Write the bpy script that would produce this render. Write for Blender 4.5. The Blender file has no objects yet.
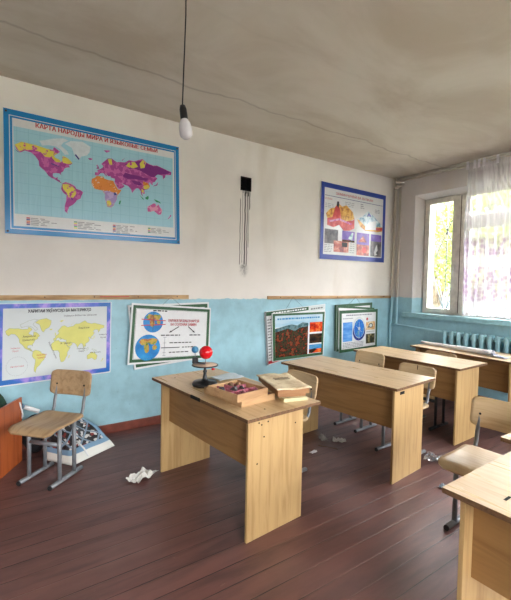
import bpy, bmesh, math, random
from mathutils import Vector, Matrix, noise
random.seed(4)
S = bpy.context.scene
COL = S.collection
PI = math.pi

# ---------------------------------------------------------------- camera
def lin(c):
    c /= 255.0
    return c / 12.92 if c <= 0.04045 else ((c + 0.055) / 1.055) ** 2.4
def rgb(r, g, b): return (lin(r), lin(g), lin(b), 1.0)

FPX, YAW, PITCH, ROLL = 395.8, 0.96927, -0.041145, 0.018085
CAM = Vector((-5.376, -3.997, 1.5007))
fwd = Vector((math.cos(YAW)*math.cos(PITCH), math.sin(YAW)*math.cos(PITCH), math.sin(PITCH)))
rt = Vector((math.sin(YAW), -math.cos(YAW), 0)); up = rt.cross(fwd)
r2 = rt*math.cos(ROLL) + up*math.sin(ROLL); u2 = -rt*math.sin(ROLL) + up*math.cos(ROLL)
cd = bpy.data.cameras.new('camera'); cam = bpy.data.objects.new('camera', cd); COL.objects.link(cam)
cd.sensor_fit = 'HORIZONTAL'; cd.sensor_width = 36.0; cd.lens = FPX/511.0*36.0; cd.clip_start = 0.05; cd.clip_end = 300
cam.matrix_world = Matrix(((r2.x, u2.x, -fwd.x, CAM.x), (r2.y, u2.y, -fwd.y, CAM.y), (r2.z, u2.z, -fwd.z, CAM.z), (0, 0, 0, 1)))
S.camera = cam

# ---------------------------------------------------------------- light
w = bpy.data.worlds.new('sky'); S.world = w; w.use_nodes = True
wn = w.node_tree.nodes; wl = w.node_tree.links
bg = wn['Background']; bg.inputs['Color'].default_value = (0.97, 0.975, 1.0, 1); bg.inputs['Strength'].default_value = 1.0
tc = wn.new('ShaderNodeTexCoord'); sx = wn.new('ShaderNodeSeparateXYZ'); mr = wn.new('ShaderNodeMapRange')   # overcast sky: brighter overhead
wl.new(tc.outputs['Generated'], sx.inputs[0]); wl.new(sx.outputs[2], mr.inputs['Value']); mr.inputs['From Min'].default_value = 0.0; mr.inputs['From Max'].default_value = 1.0
mr.inputs['To Min'].default_value = 0.15; mr.inputs['To Max'].default_value = 5.0; wl.new(mr.outputs[0], bg.inputs['Strength'])
sun = bpy.data.lights.new('sun', 'SUN'); sun.energy = 0.8; sun.angle = 0.02; sun.color = (1, 0.96, 0.88)
so = bpy.data.objects.new('sun', sun); COL.objects.link(so)
so.rotation_euler = Vector((0.55, -0.35, -0.9)).to_track_quat('-Z', 'Y').to_euler()
S.view_settings.view_transform = 'Standard'
try: S.view_settings.look = 'None'
except Exception: pass
S.view_settings.gamma = 1.0; S.view_settings.use_curve_mapping = False
S.view_settings.exposure = 4.3
W1 = (-0.45, -2.62, 1.10, 2.81)      # clear window opening: y0, y1, z0, z1 at the frame
W2 = (-3.36, -5.60, 1.10, 2.81)  # unseen second opening, added for the light it lets in
YB = -7.2
N1, N2 = (-0.8, -3.7, 1.0, 2.95), (-4.3, -7.4, 1.0, 2.95)   # unseen windows behind the camera, added to brighten the room: x0, x1, z0, z1
for i, W in enumerate((W1, W2, N1, N2)):
    a = bpy.data.lights.new('window_portal', 'AREA'); a.shape = 'RECTANGLE'
    a.size = W[3]-W[2]; a.size_y = W[0]-W[1]; a.cycles.is_portal = True
    o = bpy.data.objects.new('window_portal', a); COL.objects.link(o)
    o.location = (0.42, (W[0]+W[1])/2, (W[2]+W[3])/2); o.rotation_euler = (0, PI/2, 0)
    if i > 1: o.location = ((W[0]+W[1])/2, YB-0.35, (W[2]+W[3])/2); o.rotation_euler = (0, PI/2, -PI/2)

# ---------------------------------------------------------------- mesh helper
class MB:
    def __init__(self): self.bm = bmesh.new(); self.mi = 0
    def mat(self, i): self.mi = i; return self
    def face(self, pts, mi=None):
        vs = [self.bm.verts.new(p) for p in pts]
        f = self.bm.faces.new(vs); f.material_index = self.mi if mi is None else mi; return f
    def box(self, x0, x1, y0, y1, z0, z1, M=None, bev=0.0):
        x0, x1 = sorted((x0, x1)); y0, y1 = sorted((y0, y1)); z0, z1 = sorted((z0, z1))
        b = bmesh.new()
        v = [b.verts.new((x, y, z)) for z in (z0, z1) for y in (y0, y1) for x in (x0, x1)]
        for q in ((0,2,3,1),(4,5,7,6),(0,1,5,4),(2,6,7,3),(0,4,6,2),(1,3,7,5)): b.faces.new([v[i] for i in q])
        if bev > 0: bmesh.ops.bevel(b, geom=b.edges[:], offset=bev, segments=2, affect='EDGES', profile=0.6)
        self.merge(b, M); return self
    def merge(self, b, M=None):
        mp = {}
        for v in b.verts: mp[v] = self.bm.verts.new(M @ v.co if M else v.co)
        for f in b.faces:
            try:
                nf = self.bm.faces.new([mp[v] for v in f.verts]); nf.material_index = self.mi; nf.smooth = f.smooth
            except ValueError: pass
        b.free()
    def tube(self, pts, r, n=10, ry=None, cap=True):
        pts = [Vector(p) for p in pts]; ry = ry or r
        rs = r if isinstance(r, (list, tuple)) else [r]*len(pts)
        rys = rs if isinstance(r, (list, tuple)) else [ry]*len(pts)
        rings = []; prev = None
        for i, p in enumerate(pts):
            t = (pts[min(i+1, len(pts)-1)] - pts[max(i-1, 0)]).normalized()
            if prev is None:
                a = Vector((0, 1, 0)) if abs(t.y) < 0.9 else Vector((1, 0, 0))
                nrm = (a - t*a.dot(t)).normalized()
            else: nrm = (prev - t*prev.dot(t)).normalized()
            prev = nrm; bn = t.cross(nrm)
            rings.append([self.bm.verts.new(p + nrm*math.cos(2*PI*k/n)*rs[i] + bn*math.sin(2*PI*k/n)*rys[i]) for k in range(n)])
        for a, b in zip(rings, rings[1:]):
            for k in range(n):
                f = self.bm.faces.new((a[k], a[(k+1) % n], b[(k+1) % n], b[k])); f.smooth = True; f.material_index = self.mi
        if cap:
            for rg in (rings[0][::-1], rings[-1]):
                f = self.bm.faces.new(rg); f.material_index = self.mi
        return self
    def lathe(self, prof, c=(0, 0, 0), n=28, M=None):
        c = Vector(c); T = (lambda v: M @ v) if M else (lambda v: v)
        rings = []
        for r, z in prof:
            rings.append([self.bm.verts.new(T(Vector((math.cos(2*PI*k/n)*max(r, 1e-4), math.sin(2*PI*k/n)*max(r, 1e-4), z))) + c) for k in range(n)])
        for a, b in zip(rings, rings[1:]):
            for k in range(n):
                f = self.bm.faces.new((a[k], a[(k+1) % n], b[(k+1) % n], b[k])); f.smooth = True; f.material_index = self.mi
        return self
    def sheet(self, fn, nu, nv, th, smooth=True, nrm=None):
        """solid sheet: fn(s,t)->Vector, th thickness along local normal"""
        P = [[Vector(fn(i/nu, j/nv)) for j in range(nv+1)] for i in range(nu+1)]
        def N(i, j):
            a = P[min(i+1, nu)][j]-P[max(i-1, 0)][j]; b = P[i][min(j+1, nv)]-P[i][max(j-1, 0)]
            n = a.cross(b); return n.normalized() if n.length > 1e-9 else Vector((0, 0, 1))
        top = [[self.bm.verts.new(P[i][j]) for j in range(nv+1)] for i in range(nu+1)]
        bot = [[self.bm.verts.new(P[i][j]-N(i, j)*th) for j in range(nv+1)] for i in range(nu+1)]
        uvl = self.bm.loops.layers.uv.verify()
        def q(vs, uv=None, sm=smooth):
            f = self.bm.faces.new(vs); f.smooth = sm; f.material_index = self.mi
            if uv:
                for l, u in zip(f.loops, uv): l[uvl].uv = u
        for i in range(nu):
            for j in range(nv):
                uv = [(i/nu, j/nv), ((i+1)/nu, j/nv), ((i+1)/nu, (j+1)/nv), (i/nu, (j+1)/nv)]
                q((top[i][j], top[i+1][j], top[i+1][j+1], top[i][j+1]), uv)
                q((bot[i][j+1], bot[i+1][j+1], bot[i+1][j], bot[i][j]), uv[::-1])
        for i in range(nu):
            q((top[i+1][0], top[i][0], bot[i][0], bot[i+1][0]), None, False); q((top[i][nv], top[i+1][nv], bot[i+1][nv], bot[i][nv]), None, False)
        for j in range(nv):
            q((top[0][j], top[0][j+1], bot[0][j+1], bot[0][j]), None, False); q((top[nu][j+1], top[nu][j], bot[nu][j], bot[nu][j+1]), None, False)
        return self
    def build(self, name, mats, parent=None, loc=(0, 0, 0), rz=0.0, recalc=False):
        if recalc: bmesh.ops.recalc_face_normals(self.bm, faces=self.bm.faces[:])
        me = bpy.data.meshes.new(name); self.bm.to_mesh(me); self.bm.free()
        for m in (mats if isinstance(mats, (list, tuple)) else [mats]): me.materials.append(m)
        o = bpy.data.objects.new(name, me); COL.objects.link(o); o.parent = parent
        o.location = loc; o.rotation_euler = (0, 0, rz)
        return o
def tag(o, label=None, cat=None, group=None, kind=None):
    if label: o['label'] = label
    if cat: o['category'] = cat
    if group: o['group'] = group
    if kind: o['kind'] = kind
    return o
def thing(name, label, cat, loc, rz=0.0, group=None):
    o = bpy.data.objects.new(name, None); COL.objects.link(o); o.location = loc; o.rotation_euler = (0, 0, rz)
    o.empty_display_size = 0.1
    return tag(o, label, cat, group)
def dup(o, parent=None):
    c = o.copy(); COL.objects.link(c); c.parent = parent
    for ch in list(o.children): dup(ch, c)
    return c
def struct(o): o['kind'] = 'structure'; return o

# ---------------------------------------------------------------- material helper
class NT:
    def __init__(s, name):
        s.m = bpy.data.materials.new(name); s.m.use_nodes = True; s.t = s.m.node_tree
        s.n = s.t.nodes; s.l = s.t.links; s.b = s.n['Principled BSDF']; s.out = s.n['Material Output']
    def node(s, k, **kw):
        n = s.n.new(k)
        for a, v in kw.items(): setattr(n, a, v)
        return n
    def set(s, sock, v):
        if hasattr(v, 'is_output') or isinstance(v, bpy.types.NodeSocket): s.l.new(v, sock)
        else: sock.default_value = v
    def math(s, op, a, b=0.0, c=0.0, clamp=False):
        n = s.node('ShaderNodeMath', operation=op, use_clamp=clamp)
        s.set(n.inputs[0], a); s.set(n.inputs[1], b)
        if op in ('SMOOTH_MIN', 'MULTIPLY_ADD', 'COMPARE'): s.set(n.inputs[2], c)
        return n.outputs[0]
    def step(s, x, a, b):   # smooth ramp 0..1 from a to b
        n = s.node('ShaderNodeMapRange', interpolation_type='SMOOTHSTEP')
        s.set(n.inputs['Value'], x); n.inputs['From Min'].default_value = min(a, b); n.inputs['From Max'].default_value = max(a, b)
        if a > b: n.inputs['To Min'].default_value = 1; n.inputs['To Max'].default_value = 0
        return n.outputs['Result']
    def mix(s, f, a, b, blend='MIX'):
        n = s.node('ShaderNodeMix', data_type='RGBA', blend_type=blend)
        s.set(n.inputs[0], f); s.set(n.inputs[6], a); s.set(n.inputs[7], b); return n.outputs[2]
    def noise(s, vec, scale, detail=4, rough=0.55, dist=0.0):
        n = s.node('ShaderNodeTexNoise'); s.set(n.inputs['Vector'], vec); n.inputs['Scale'].default_value = scale
        n.inputs['Detail'].default_value = detail; n.inputs['Roughness'].default_value = rough; n.inputs['Distortion'].default_value = dist
        return n.outputs[0]
    def mapping(s, vec, scale=(1, 1, 1), loc=(0, 0, 0)):
        n = s.node('ShaderNodeMapping'); s.set(n.inputs['Vector'], vec); n.inputs['Scale'].default_value = scale; n.inputs['Location'].default_value = loc
        return n.outputs[0]
    def pos(s): return s.node('ShaderNodeNewGeometry').outputs['Position']
    def obj(s): return s.node('ShaderNodeTexCoord').outputs['Object']
    def uv(s): return s.node('ShaderNodeTexCoord').outputs['UV']
    def sep(s, v): n = s.node('ShaderNodeSeparateXYZ'); s.set(n.inputs[0], v); return n.outputs
    def ramp(s, f, stops, interp='LINEAR'):
        n = s.node('ShaderNodeValToRGB'); s.set(n.inputs[0], f); cr = n.color_ramp; cr.interpolation = interp
        while len(cr.elements) < len(stops): cr.elements.new(0.5)
        for e, (p, c) in zip(cr.elements, stops): e.position = p; e.color = c
        return n.outputs[0]
    def bump(s, h, strength=0.3, dist=0.01):
        n = s.node('ShaderNodeBump'); s.set(n.inputs['Height'], h); n.inputs['Strength'].default_value = strength; n.inputs['Distance'].default_value = dist
        s.l.new(n.outputs[0], s.b.inputs['Normal'])
    def col(s, c): s.set(s.b.inputs['Base Color'], c); return s
    def rough(s, r): s.set(s.b.inputs['Roughness'], r); return s

def plain(name, c, rough=0.6, metal=0.0, var=0.08, scale=30.0, bump=0.0):
    t = NT(name); n = t.noise(t.obj(), scale)
    d = tuple(x*(1-var*2.2) for x in c[:3]) + (1,); l = tuple(min(1, x*(1+var)) for x in c[:3]) + (1,)
    t.col(t.ramp(n, [(0.3, d), (0.7, l)])).rough(rough); t.b.inputs['Metallic'].default_value = metal
    if bump: t.bump(n, bump, 0.004)
    return t.m

def wood(name, base, dark, axis='x', rough=0.42, scale=1.0, spots=False):
    t = NT(name); o = t.obj()
    sc = {'x': (1.2, 16, 16), 'z': (16, 16, 1.2), 'y': (16, 1.2, 16)}[axis]
    v = t.mapping(o, tuple(k*scale for k in sc))
    n = t.noise(v, 1.6, 5, 0.6, 0.6)
    fine = t.noise(t.mapping(o, tuple(k*7*scale for k in sc)), 1.0, 3)
    c = t.mix(t.step(n, 0.42, 0.72), base, dark)
    c = t.mix(t.math('MULTIPLY', fine, 0.25), c, tuple(x*0.75 for x in dark[:3])+(1,))
    if spots:
        big = t.noise(o, 3.0, 3)
        c = t.mix(t.step(big, 0.55, 0.75), c, tuple(x*0.85 for x in base[:3])+(1,))
    t.col(c).rough(t.math('ADD', t.math('MULTIPLY', n, 0.2), rough-0.1)); t.bump(fine, 0.06, 0.002)
    return t.m

M = {}
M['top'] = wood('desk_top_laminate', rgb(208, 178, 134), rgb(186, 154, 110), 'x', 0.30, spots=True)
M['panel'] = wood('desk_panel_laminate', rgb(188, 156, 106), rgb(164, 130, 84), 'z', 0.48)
M['modesty_shaded'] = wood('shaded_modesty_laminate', rgb(152, 114, 68), rgb(132, 96, 54), 'x', 0.5)  # panel laminate made darker: shade on the side turned from the light
M['edge'] = plain('chipboard_edge', rgb(110, 78, 50), 0.8, var=0.2, scale=60)
M['ply'] = wood('birch_plywood', rgb(208, 182, 142), rgb(186, 156, 114), 'y', 0.38)
M['ply_old'] = wood('worn_plywood', rgb(184, 154, 116), rgb(154, 122, 86), 'x', 0.4)
M['steel'] = plain('grey_painted_tube', rgb(128, 132, 136), 0.4, 0.3)
M['steel_dark'] = plain('dark_painted_tube', rgb(58, 62, 66), 0.45, 0.3)
M['screw'] = plain('dark_screw', rgb(40, 36, 32), 0.4, 0.6)
M['rubber'] = plain('rubber_cap', rgb(28, 28, 30), 0.7)
M['black'] = plain('black_plastic', rgb(24, 25, 28), 0.35)
M['hole'] = plain('soot_black', rgb(14, 13, 12), 0.95)
M['paper'] = plain('white_paper', rgb(222, 220, 214), 0.8, var=0.04, scale=60, bump=0.2)
M['boxwood'] = wood('pale_box_wood', rgb(196, 158, 114), rgb(170, 130, 90), 'x', 0.55)
M['boxwood_dark'] = wood('old_box_wood', rgb(168, 122, 80), rgb(132, 92, 58), 'x', 0.6)
M['pink'] = plain('pink_card', rgb(190, 110, 126), 0.85, var=0.2, scale=40)
M['plum'] = plain('plum_card', rgb(104, 66, 78), 0.8, var=0.15)
M['stone_dark'] = plain('dark_mineral', rgb(58, 54, 58), 0.5, var=0.4, scale=60, bump=0.6)
M['stone_tan'] = plain('tan_mineral', rgb(150, 110, 82), 0.6, var=0.4, scale=60, bump=0.6)
M['stone_pink'] = plain('rose_mineral', rgb(176, 98, 110), 0.5, var=0.35, scale=60, bump=0.6)
M['red_ball'] = plain('glossy_red', rgb(214, 24, 34), 0.18, var=0.02)
M['nail'] = plain('nail_metal', rgb(70, 66, 62), 0.4, 0.8)
M['string'] = plain('dark_string', rgb(70, 74, 74), 0.9)
M['green'] = plain('green_frame', rgb(46, 92, 58), 0.4, var=0.12)
M['white_edge'] = plain('white_board', rgb(226, 228, 228), 0.4, var=0.02)
M['grey_edge'] = plain('grey_board_edge', rgb(120, 126, 126), 0.6)
M['ink'] = plain('black_ink', rgb(46, 46, 54), 0.6)
M['ink_red'] = plain('red_ink', rgb(196, 44, 58), 0.6)
M['ink_grey'] = plain('grey_ink', rgb(136, 138, 146), 0.6)
M['window_paint'] = plain('window_frame_paint', rgb(226, 222, 210), 0.5, var=0.12, scale=8)
M['window_dark'] = plain('dark_window_gap', rgb(92, 84, 70), 0.8, var=0.2)
M['bulb'] = plain('bulb_shell', rgb(226, 226, 230), 0.25, var=0.01)

# glass: transparent with a fresnel gloss
t = NT('window_glass'); tr = t.node('ShaderNodeBsdfTransparent'); gl = t.node('ShaderNodeBsdfGlossy'); gl.inputs['Roughness'].default_value = 0.02
fr = t.node('ShaderNodeFresnel'); fr.inputs['IOR'].default_value = 1.35; mx = t.node('ShaderNodeMixShader')
t.l.new(fr.outputs[0], mx.inputs[0]); t.l.new(tr.outputs[0], mx.inputs[1]); t.l.new(gl.outputs[0], mx.inputs[2]); t.l.new(mx.outputs[0], t.out.inputs[0]); M['glass'] = t.m
# clear film
t = NT('clear_film'); tr = t.node('ShaderNodeBsdfTransparent'); gl = t.node('ShaderNodeBsdfGlossy'); gl.inputs['Roughness'].default_value = 0.15
gl.inputs['Color'].default_value = (0.9, 0.95, 1, 1); mx = t.node('ShaderNodeMixShader'); mx.inputs[0].default_value = 0.28
t.l.new(tr.outputs[0], mx.inputs[1]); t.l.new(gl.outputs[0], mx.inputs[2]); t.l.new(mx.outputs[0], t.out.inputs[0]); M['film'] = t.m
# sheer curtain with woven bands
t = NT('sheer_curtain'); p = t.pos(); x, y, z = t.sep(p)
tr = t.node('ShaderNodeBsdfTransparent'); df = t.node('ShaderNodeBsdfDiffuse'); tl = t.node('ShaderNodeBsdfTranslucent')
ad = t.node('ShaderNodeMixShader'); ad.inputs[0].default_value = 0.35
t.l.new(df.outputs[0], ad.inputs[1]); t.l.new(tl.outputs[0], ad.inputs[2])
def band(c, h): return t.step(t.math('ABSOLUTE', t.math('SUBTRACT', z, c)), h, h*0.55)
v = t.node('ShaderNodeTexVoronoi'); t.l.new(t.mapping(p, (1, 1, 1)), v.inputs['Vector']); v.inputs['Scale'].default_value = 16
flo = t.step(v.outputs[0], 0.95, 0.15)
bands = t.math('MAXIMUM', t.math('MAXIMUM', band(1.44, 0.16), band(1.66, 0.16)), t.math('MAXIMUM', band(2.02, 0.17), t.math('MULTIPLY', band(1.86, 0.05), 0.3)))
emb = t.math('MULTIPLY', bands, t.math('ADD', t.math('MULTIPLY', flo, 0.55), 0.4))
head = t.step(z, 2.98, 3.04)
cc = t.mix(emb, (0.86, 0.85, 0.88, 1), rgb(146, 122, 150))
t.l.new(cc, df.inputs[0]); t.l.new(cc, tl.inputs[0])
fine = t.noise(t.mapping(p, (1, 30, 1.2)), 1.0, 2)
den = t.math('ADD', t.math('ADD', 0.36, t.math('MULTIPLY', t.step(fine, 0.4, 0.7), 0.18)), t.math('ADD', t.math('MULTIPLY', emb, 0.42), t.math('MULTIPLY', head, 0.15)), clamp=True)
mx = t.node('ShaderNodeMixShader'); t.l.new(den, mx.inputs[0]); t.l.new(tr.outputs[0], mx.inputs[1]); t.l.new(ad.outputs[0], mx.inputs[2])
t.l.new(mx.outputs[0], t.out.inputs[0]); M['curtain'] = t.m

# painted walls: cream above, blue below a hand-painted line
def wall_mat(name, upper, lower, line=1.325, stains=False):
    t = NT(name); p = t.pos(); x, y, z = t.sep(p)
    n1 = t.noise(p, 1.1, 5, 0.6); n2 = t.noise(p, 7, 4, 0.6); n3 = t.noise(t.mapping(p, (1, 1, 0.25)), 2.2, 3)
    zz = t.math('ADD', z, t.math('MULTIPLY', t.math('SUBTRACT', t.noise(p, 9, 3), 0.5), 0.05))
    blue = t.step(zz, line+0.003, line-0.003)
    up_ = t.mix(t.step(n1, 0.35, 0.7), upper, tuple(k*0.90 for k in upper[:3])+(1,))
    up_ = t.mix(t.math('MULTIPLY', t.step(n3, 0.55, 0.8), 0.35), up_, rgb(196, 184, 164))
    lo = t.mix(t.step(n2, 0.35, 0.7), lower, tuple(k*0.86 for k in lower[:3])+(1,))
    lo = t.mix(t.math('MULTIPLY', t.step(n1, 0.5, 0.72), 0.55), lo, tuple(min(1, k*1.22+0.02) for k in lower[:3])+(1,))
    sp = t.noise(p, 26, 3, 0.7)
    lo = t.mix(t.math('MULTIPLY', t.step(sp, 0.64, 0.72), 0.5), lo, rgb(176, 204, 206))
    lo = t.mix(t.math('MULTIPLY', t.step(sp, 0.36, 0.28), 0.4), lo, rgb(92, 128, 140))
    c = t.mix(blue, up_, lo)
    if stains:
        tot = None
        wob = t.math('MULTIPLY', t.math('SUBTRACT', t.noise(t.mapping(p, (0, 0, 5)), 1.0, 2), 0.5), 0.035)
        for xi, wd, z0, z1, k in ((-2.872, 0.0045, 1.74, 2.50, 0.75), (-2.842, 0.004, 1.76, 2.58, 0.5), (-2.806, 0.007, 1.74, 2.60, 0.9), (-2.775, 0.0045, 1.72, 2.60, 0.85), (-2.755, 0.003, 1.95, 2.60, 0.7), (-2.742, 0.004, 2.40, 2.62, 0.9)):
            d = t.math('ABSOLUTE', t.math('SUBTRACT', t.math('ADD', x, wob), xi))
            m = t.math('MULTIPLY', t.step(d, wd*2.0, wd*0.6), t.math('MULTIPLY', t.step(z, z0-0.03, z0), t.step(z, z1+0.02, z1-0.02)))
            m = t.math('MULTIPLY', m, k); tot = m if tot is None else t.math('MAXIMUM', tot, m)
        dx = t.math('DIVIDE', t.math('SUBTRACT', x, -2.81), 0.085); dz = t.math('DIVIDE', t.math('SUBTRACT', z, 1.68), 0.13)
        r = t.math('SQRT', t.math('ADD', t.math('MULTIPLY', dx, dx), t.math('MULTIPLY', dz, dz)))
        soot = t.math('MULTIPLY', t.step(r, 1.0, 0.1), t.math('ADD', t.math('MULTIPLY', t.step(t.noise(p, 22, 4, 0.7), 0.42, 0.62), 0.5), 0.18))
        tot = t.math('MAXIMUM', tot, soot)
        dz2 = t.math('DIVIDE', t.math('SUBTRACT', z, 2.72), 0.16); dx2 = t.math('DIVIDE', t.math('SUBTRACT', x, -2.80), 0.17)
        r2_ = t.math('SQRT', t.math('ADD', t.math('MULTIPLY', dx2, dx2), t.math('MULTIPLY', dz2, dz2)))
        tot = t.math('MAXIMUM', tot, t.math('MULTIPLY', t.step(r2_, 1.0, 0.3), 0.12))
        c = t.mix(tot, c, rgb(38, 33, 30))
    t.col(c).rough(t.math('SUBTRACT', 0.8, t.math('MULTIPLY', blue, 0.35)))
    t.bump(t.math('ADD', n2, t.math('MULTIPLY', n1, 0.8)), 0.25, 0.012)
    return t.m
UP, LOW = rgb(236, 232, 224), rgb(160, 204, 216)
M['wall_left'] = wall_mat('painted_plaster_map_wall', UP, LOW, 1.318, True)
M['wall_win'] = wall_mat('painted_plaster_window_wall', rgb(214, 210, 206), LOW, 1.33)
M['wall'] = wall_mat('painted_plaster', UP, rgb(196,206,204), 1.0)
t = NT('ceiling_whitewash'); p = t.pos(); x, y, z = t.sep(p)
n1 = t.noise(t.mapping(p, (0.5, 1, 1)), 1.3, 5, 0.6, 0.5); n2 = t.noise(p, 12, 4)
yy = t.math('ADD', y, t.math('MULTIPLY', t.math('SUBTRACT', t.noise(t.mapping(p, (1.4, 0, 0)), 1.0, 3), 0.5), 0.30))
seam = t.math('ABSOLUTE', t.math('ADD', yy, 0.80)); line = t.step(seam, 0.022, 0.004)
seam2 = t.math('MULTIPLY', t.step(t.math('ABSOLUTE', t.math('ADD', yy, 1.75)), 0.02, 0.004), 0.4)
c = t.mix(t.step(n1, 0.35, 0.68), rgb(206, 198, 186), rgb(184, 172, 156))
c = t.mix(t.math('MULTIPLY', t.math('MAXIMUM', line, t.math('MULTIPLY', seam2, 0.3)), 0.3), c, rgb(110, 98, 84))
t.col(c).rough(0.9); t.bump(t.math('SUBTRACT', t.math('ADD', t.math('MULTIPLY', n1, 1.0), t.math('MULTIPLY', n2, 0.1)), t.math('MULTIPLY', line, 0.4)), 0.3, 0.03); M['ceiling'] = t.m
# floor boards
t = NT('painted_floor_boards'); p = t.pos(); x, y, z = t.sep(p)
yb = t.math('DIVIDE', t.math('ADD', y, t.math('MULTIPLY', x, 0.0)), 0.125); fr_ = t.math('FRACT', yb); idx = t.math('FLOOR', yb)
gap = t.math('MAXIMUM', t.step(fr_, 0.035, 0.012), t.step(fr_, 0.965, 0.988))
wn_ = t.node('ShaderNodeTexWhiteNoise', noise_dimensions='1D'); t.l.new(idx, wn_.inputs['W'])
n1 = t.noise(t.mapping(p, (1.2, 8, 1)), 1.5, 5, 0.65, 0.4); n2 = t.noise(p, 1.3, 4); n3 = t.noise(t.mapping(p, (14, 40, 1)), 1.0, 3, 0.7)
c = t.mix(t.step(n1, 0.35, 0.7), rgb(102, 66, 60), rgb(76, 50, 46))
c = t.mix(t.math('MULTIPLY', wn_.outputs[0], 0.35), c, rgb(118, 78, 70))
c = t.mix(t.math('MULTIPLY', t.step(n2, 0.5, 0.75), 0.4), c, rgb(124, 92, 86))
c = t.mix(t.math('MULTIPLY', t.step(n3, 0.68, 0.76), 0.45), c, rgb(160, 136, 122))
c = t.mix(t.math('MULTIPLY', gap, t.step(t.noise(t.mapping(p, (2, 30, 1)), 1.0, 2), 0.35, 0.6)), c, rgb(30, 18, 16))
t.col(c).rough(t.math('ADD', 0.32, t.math('MULTIPLY', n1, 0.25))); t.b.inputs['Specular IOR Level'].default_value = 0.6
t.bump(t.math('SUBTRACT', t.math('MULTIPLY', n1, 0.5), gap), 0.4, 0.008); M['floor'] = t.m
M['baseboard'] = plain('red_brown_baseboard', rgb(128, 66, 52), 0.5, var=0.15, scale=12, bump=0.2)
M['pipe'] = plain('beige_pipe', rgb(196, 190, 178), 0.5, var=0.08, scale=10)
M['blue_paint'] = plain('blue_radiator_paint', rgb(150, 196, 206), 0.4, var=0.08, scale=14)
t = NT('two_tone_pipe'); p = t.pos(); z = t.sep(p)[2]
t.col(t.mix(t.step(z, 1.34, 1.32), rgb(192, 184, 170), LOW)).rough(0.5); M['pipe2'] = t.m

# ---------------------------------------------------------------- room shell
H = 3.193; XB = -8.2; TH = 0.42
struct(MB().box(XB-0.3, TH, YB-0.3, 0.3, -0.12, 0).build('floor', M['floor']))
struct(MB().box(XB-0.3, TH, YB-0.3, 0.3, H, H+0.2).build('ceiling', M['ceiling']))
# wall with posters: a plane with a real recess where the junction box was
hx0, hx1, hz0, hz1, hd = -2.876, -2.722, 2.600, 2.765, 0.09
m = MB()
for (x0, x1, z0, z1) in ((XB, hx0, 0, H), (hx1, 0, 0, H), (hx0, hx1, 0, hz0), (hx0, hx1, hz1, H)): m.box(x0, x1, 0, 0.3, z0, z1)
m.box(hx0, hx1, hd, 0.3, hz0, hz1)
struct(m.build('wall_left', M['wall_left']))
m = MB()
m.box(hx0+0.002, hx1-0.002, -0.002, hd-0.001, hz0+0.002, hz0+0.012); m.box(hx0+0.002, hx1-0.002, -0.002, hd-0.001, hz1-0.012, hz1-0.002)
m.box(hx0+0.002, hx0+0.012, -0.002, hd-0.001, hz0+0.012, hz1-0.012); m.box(hx1-0.012, hx1-0.002, -0.002, hd-0.001, hz0+0.012, hz1-0.012)
m.box(hx0+0.012, hx1-0.012, hd-0.01, hd-0.001, hz0+0.012, hz1-0.012)
jb = thing('junction_box', 'burnt black open junction box set in the cream wall above dark drip streaks', 'junction box', ((hx0+hx1)/2, 0, hz0))
o = m.build('box_shell', M['hole'], jb); o.data.transform(Matrix.Translation((-(hx0+hx1)/2, 0, -hz0)))
m = MB()
for k in range(4):
    a = -0.04+k*0.026
    m.tube([(a, 0.075, 0.11), (a+0.008, 0.03, 0.10-0.01*k), (a+0.004, 0.006, 0.05), (a-0.004, -0.006, -0.03-0.03*(k % 2))], 0.0035, 6)
m.build('burnt_wire', M['hole'], jb)

# window wall with two splayed openings
def opening_wall():
    m = MB(); sp, sz = 0.075, 0.06
    ops = []
    for W in (W1, W2): ops.append(((W[0]+sp, W[1]-sp, W[2], W[3]+sz), (W[0], W[1], W[2], W[3])))
    X1 = 0.13
    for X, k in ((0.0, 0), (TH, 1)):
        ys = [0.0]; 
        for o in ops: ys += [o[k][0], o[k][1]]
        ys.append(YB)
        for i in range(0, len(ys)-1):
            if i % 2 == 0: m.face([(X, ys[i], 0), (X, ys[i+1], 0), (X, ys[i+1], H), (X, ys[i], H)])
            else:
                o = ops[i//2][k]
                m.face([(X, o[0], 0), (X, o[1], 0), (X, o[1], o[2]), (X, o[0], o[2])]); m.face([(X, o[0], o[3]), (X, o[1], o[3]), (X, o[1], H), (X, o[0], H)])
    for a, b in ops:
        def ring(q, X): return [(X, q[0], q[2]), (X, q[1], q[2]), (X, q[1], q[3]), (X, q[0], q[3])]
        A, B, C = ring(a, 0), ring(b, X1), ring(b, TH)
        for P, Q in ((A, B), (B, C)):
            for i in range(4): m.face([P[i], P[(i+1) % 4], Q[(i+1) % 4], Q[i]])
    return m
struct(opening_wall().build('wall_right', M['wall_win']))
struct(MB().box(XB-0.3, XB, YB, 0.3, 0, H).build('wall_back', M['wall']))
m = MB(); xs = [TH, N1[0], N1[1], N2[0], N2[1], XB]
for i in range(5):
    if i % 2 == 0: m.box(xs[i], xs[i+1], YB-0.3, YB, 0, H)
    else: m.box(xs[i], xs[i+1], YB-0.3, YB, 0, N1[2]); m.box(xs[i], xs[i+1], YB-0.3, YB, N1[3], H)
struct(m.build('wall_near', M['wall']))
struct(MB().box(XB, 0, -0.022, 0, 0, 0.085, bev=0.004).build('baseboard_left', M['baseboard']))
struct(MB().box(-0.022, 0, YB, -0.03, 0, 0.085, bev=0.004).build('baseboard_right', M['baseboard']))
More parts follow.
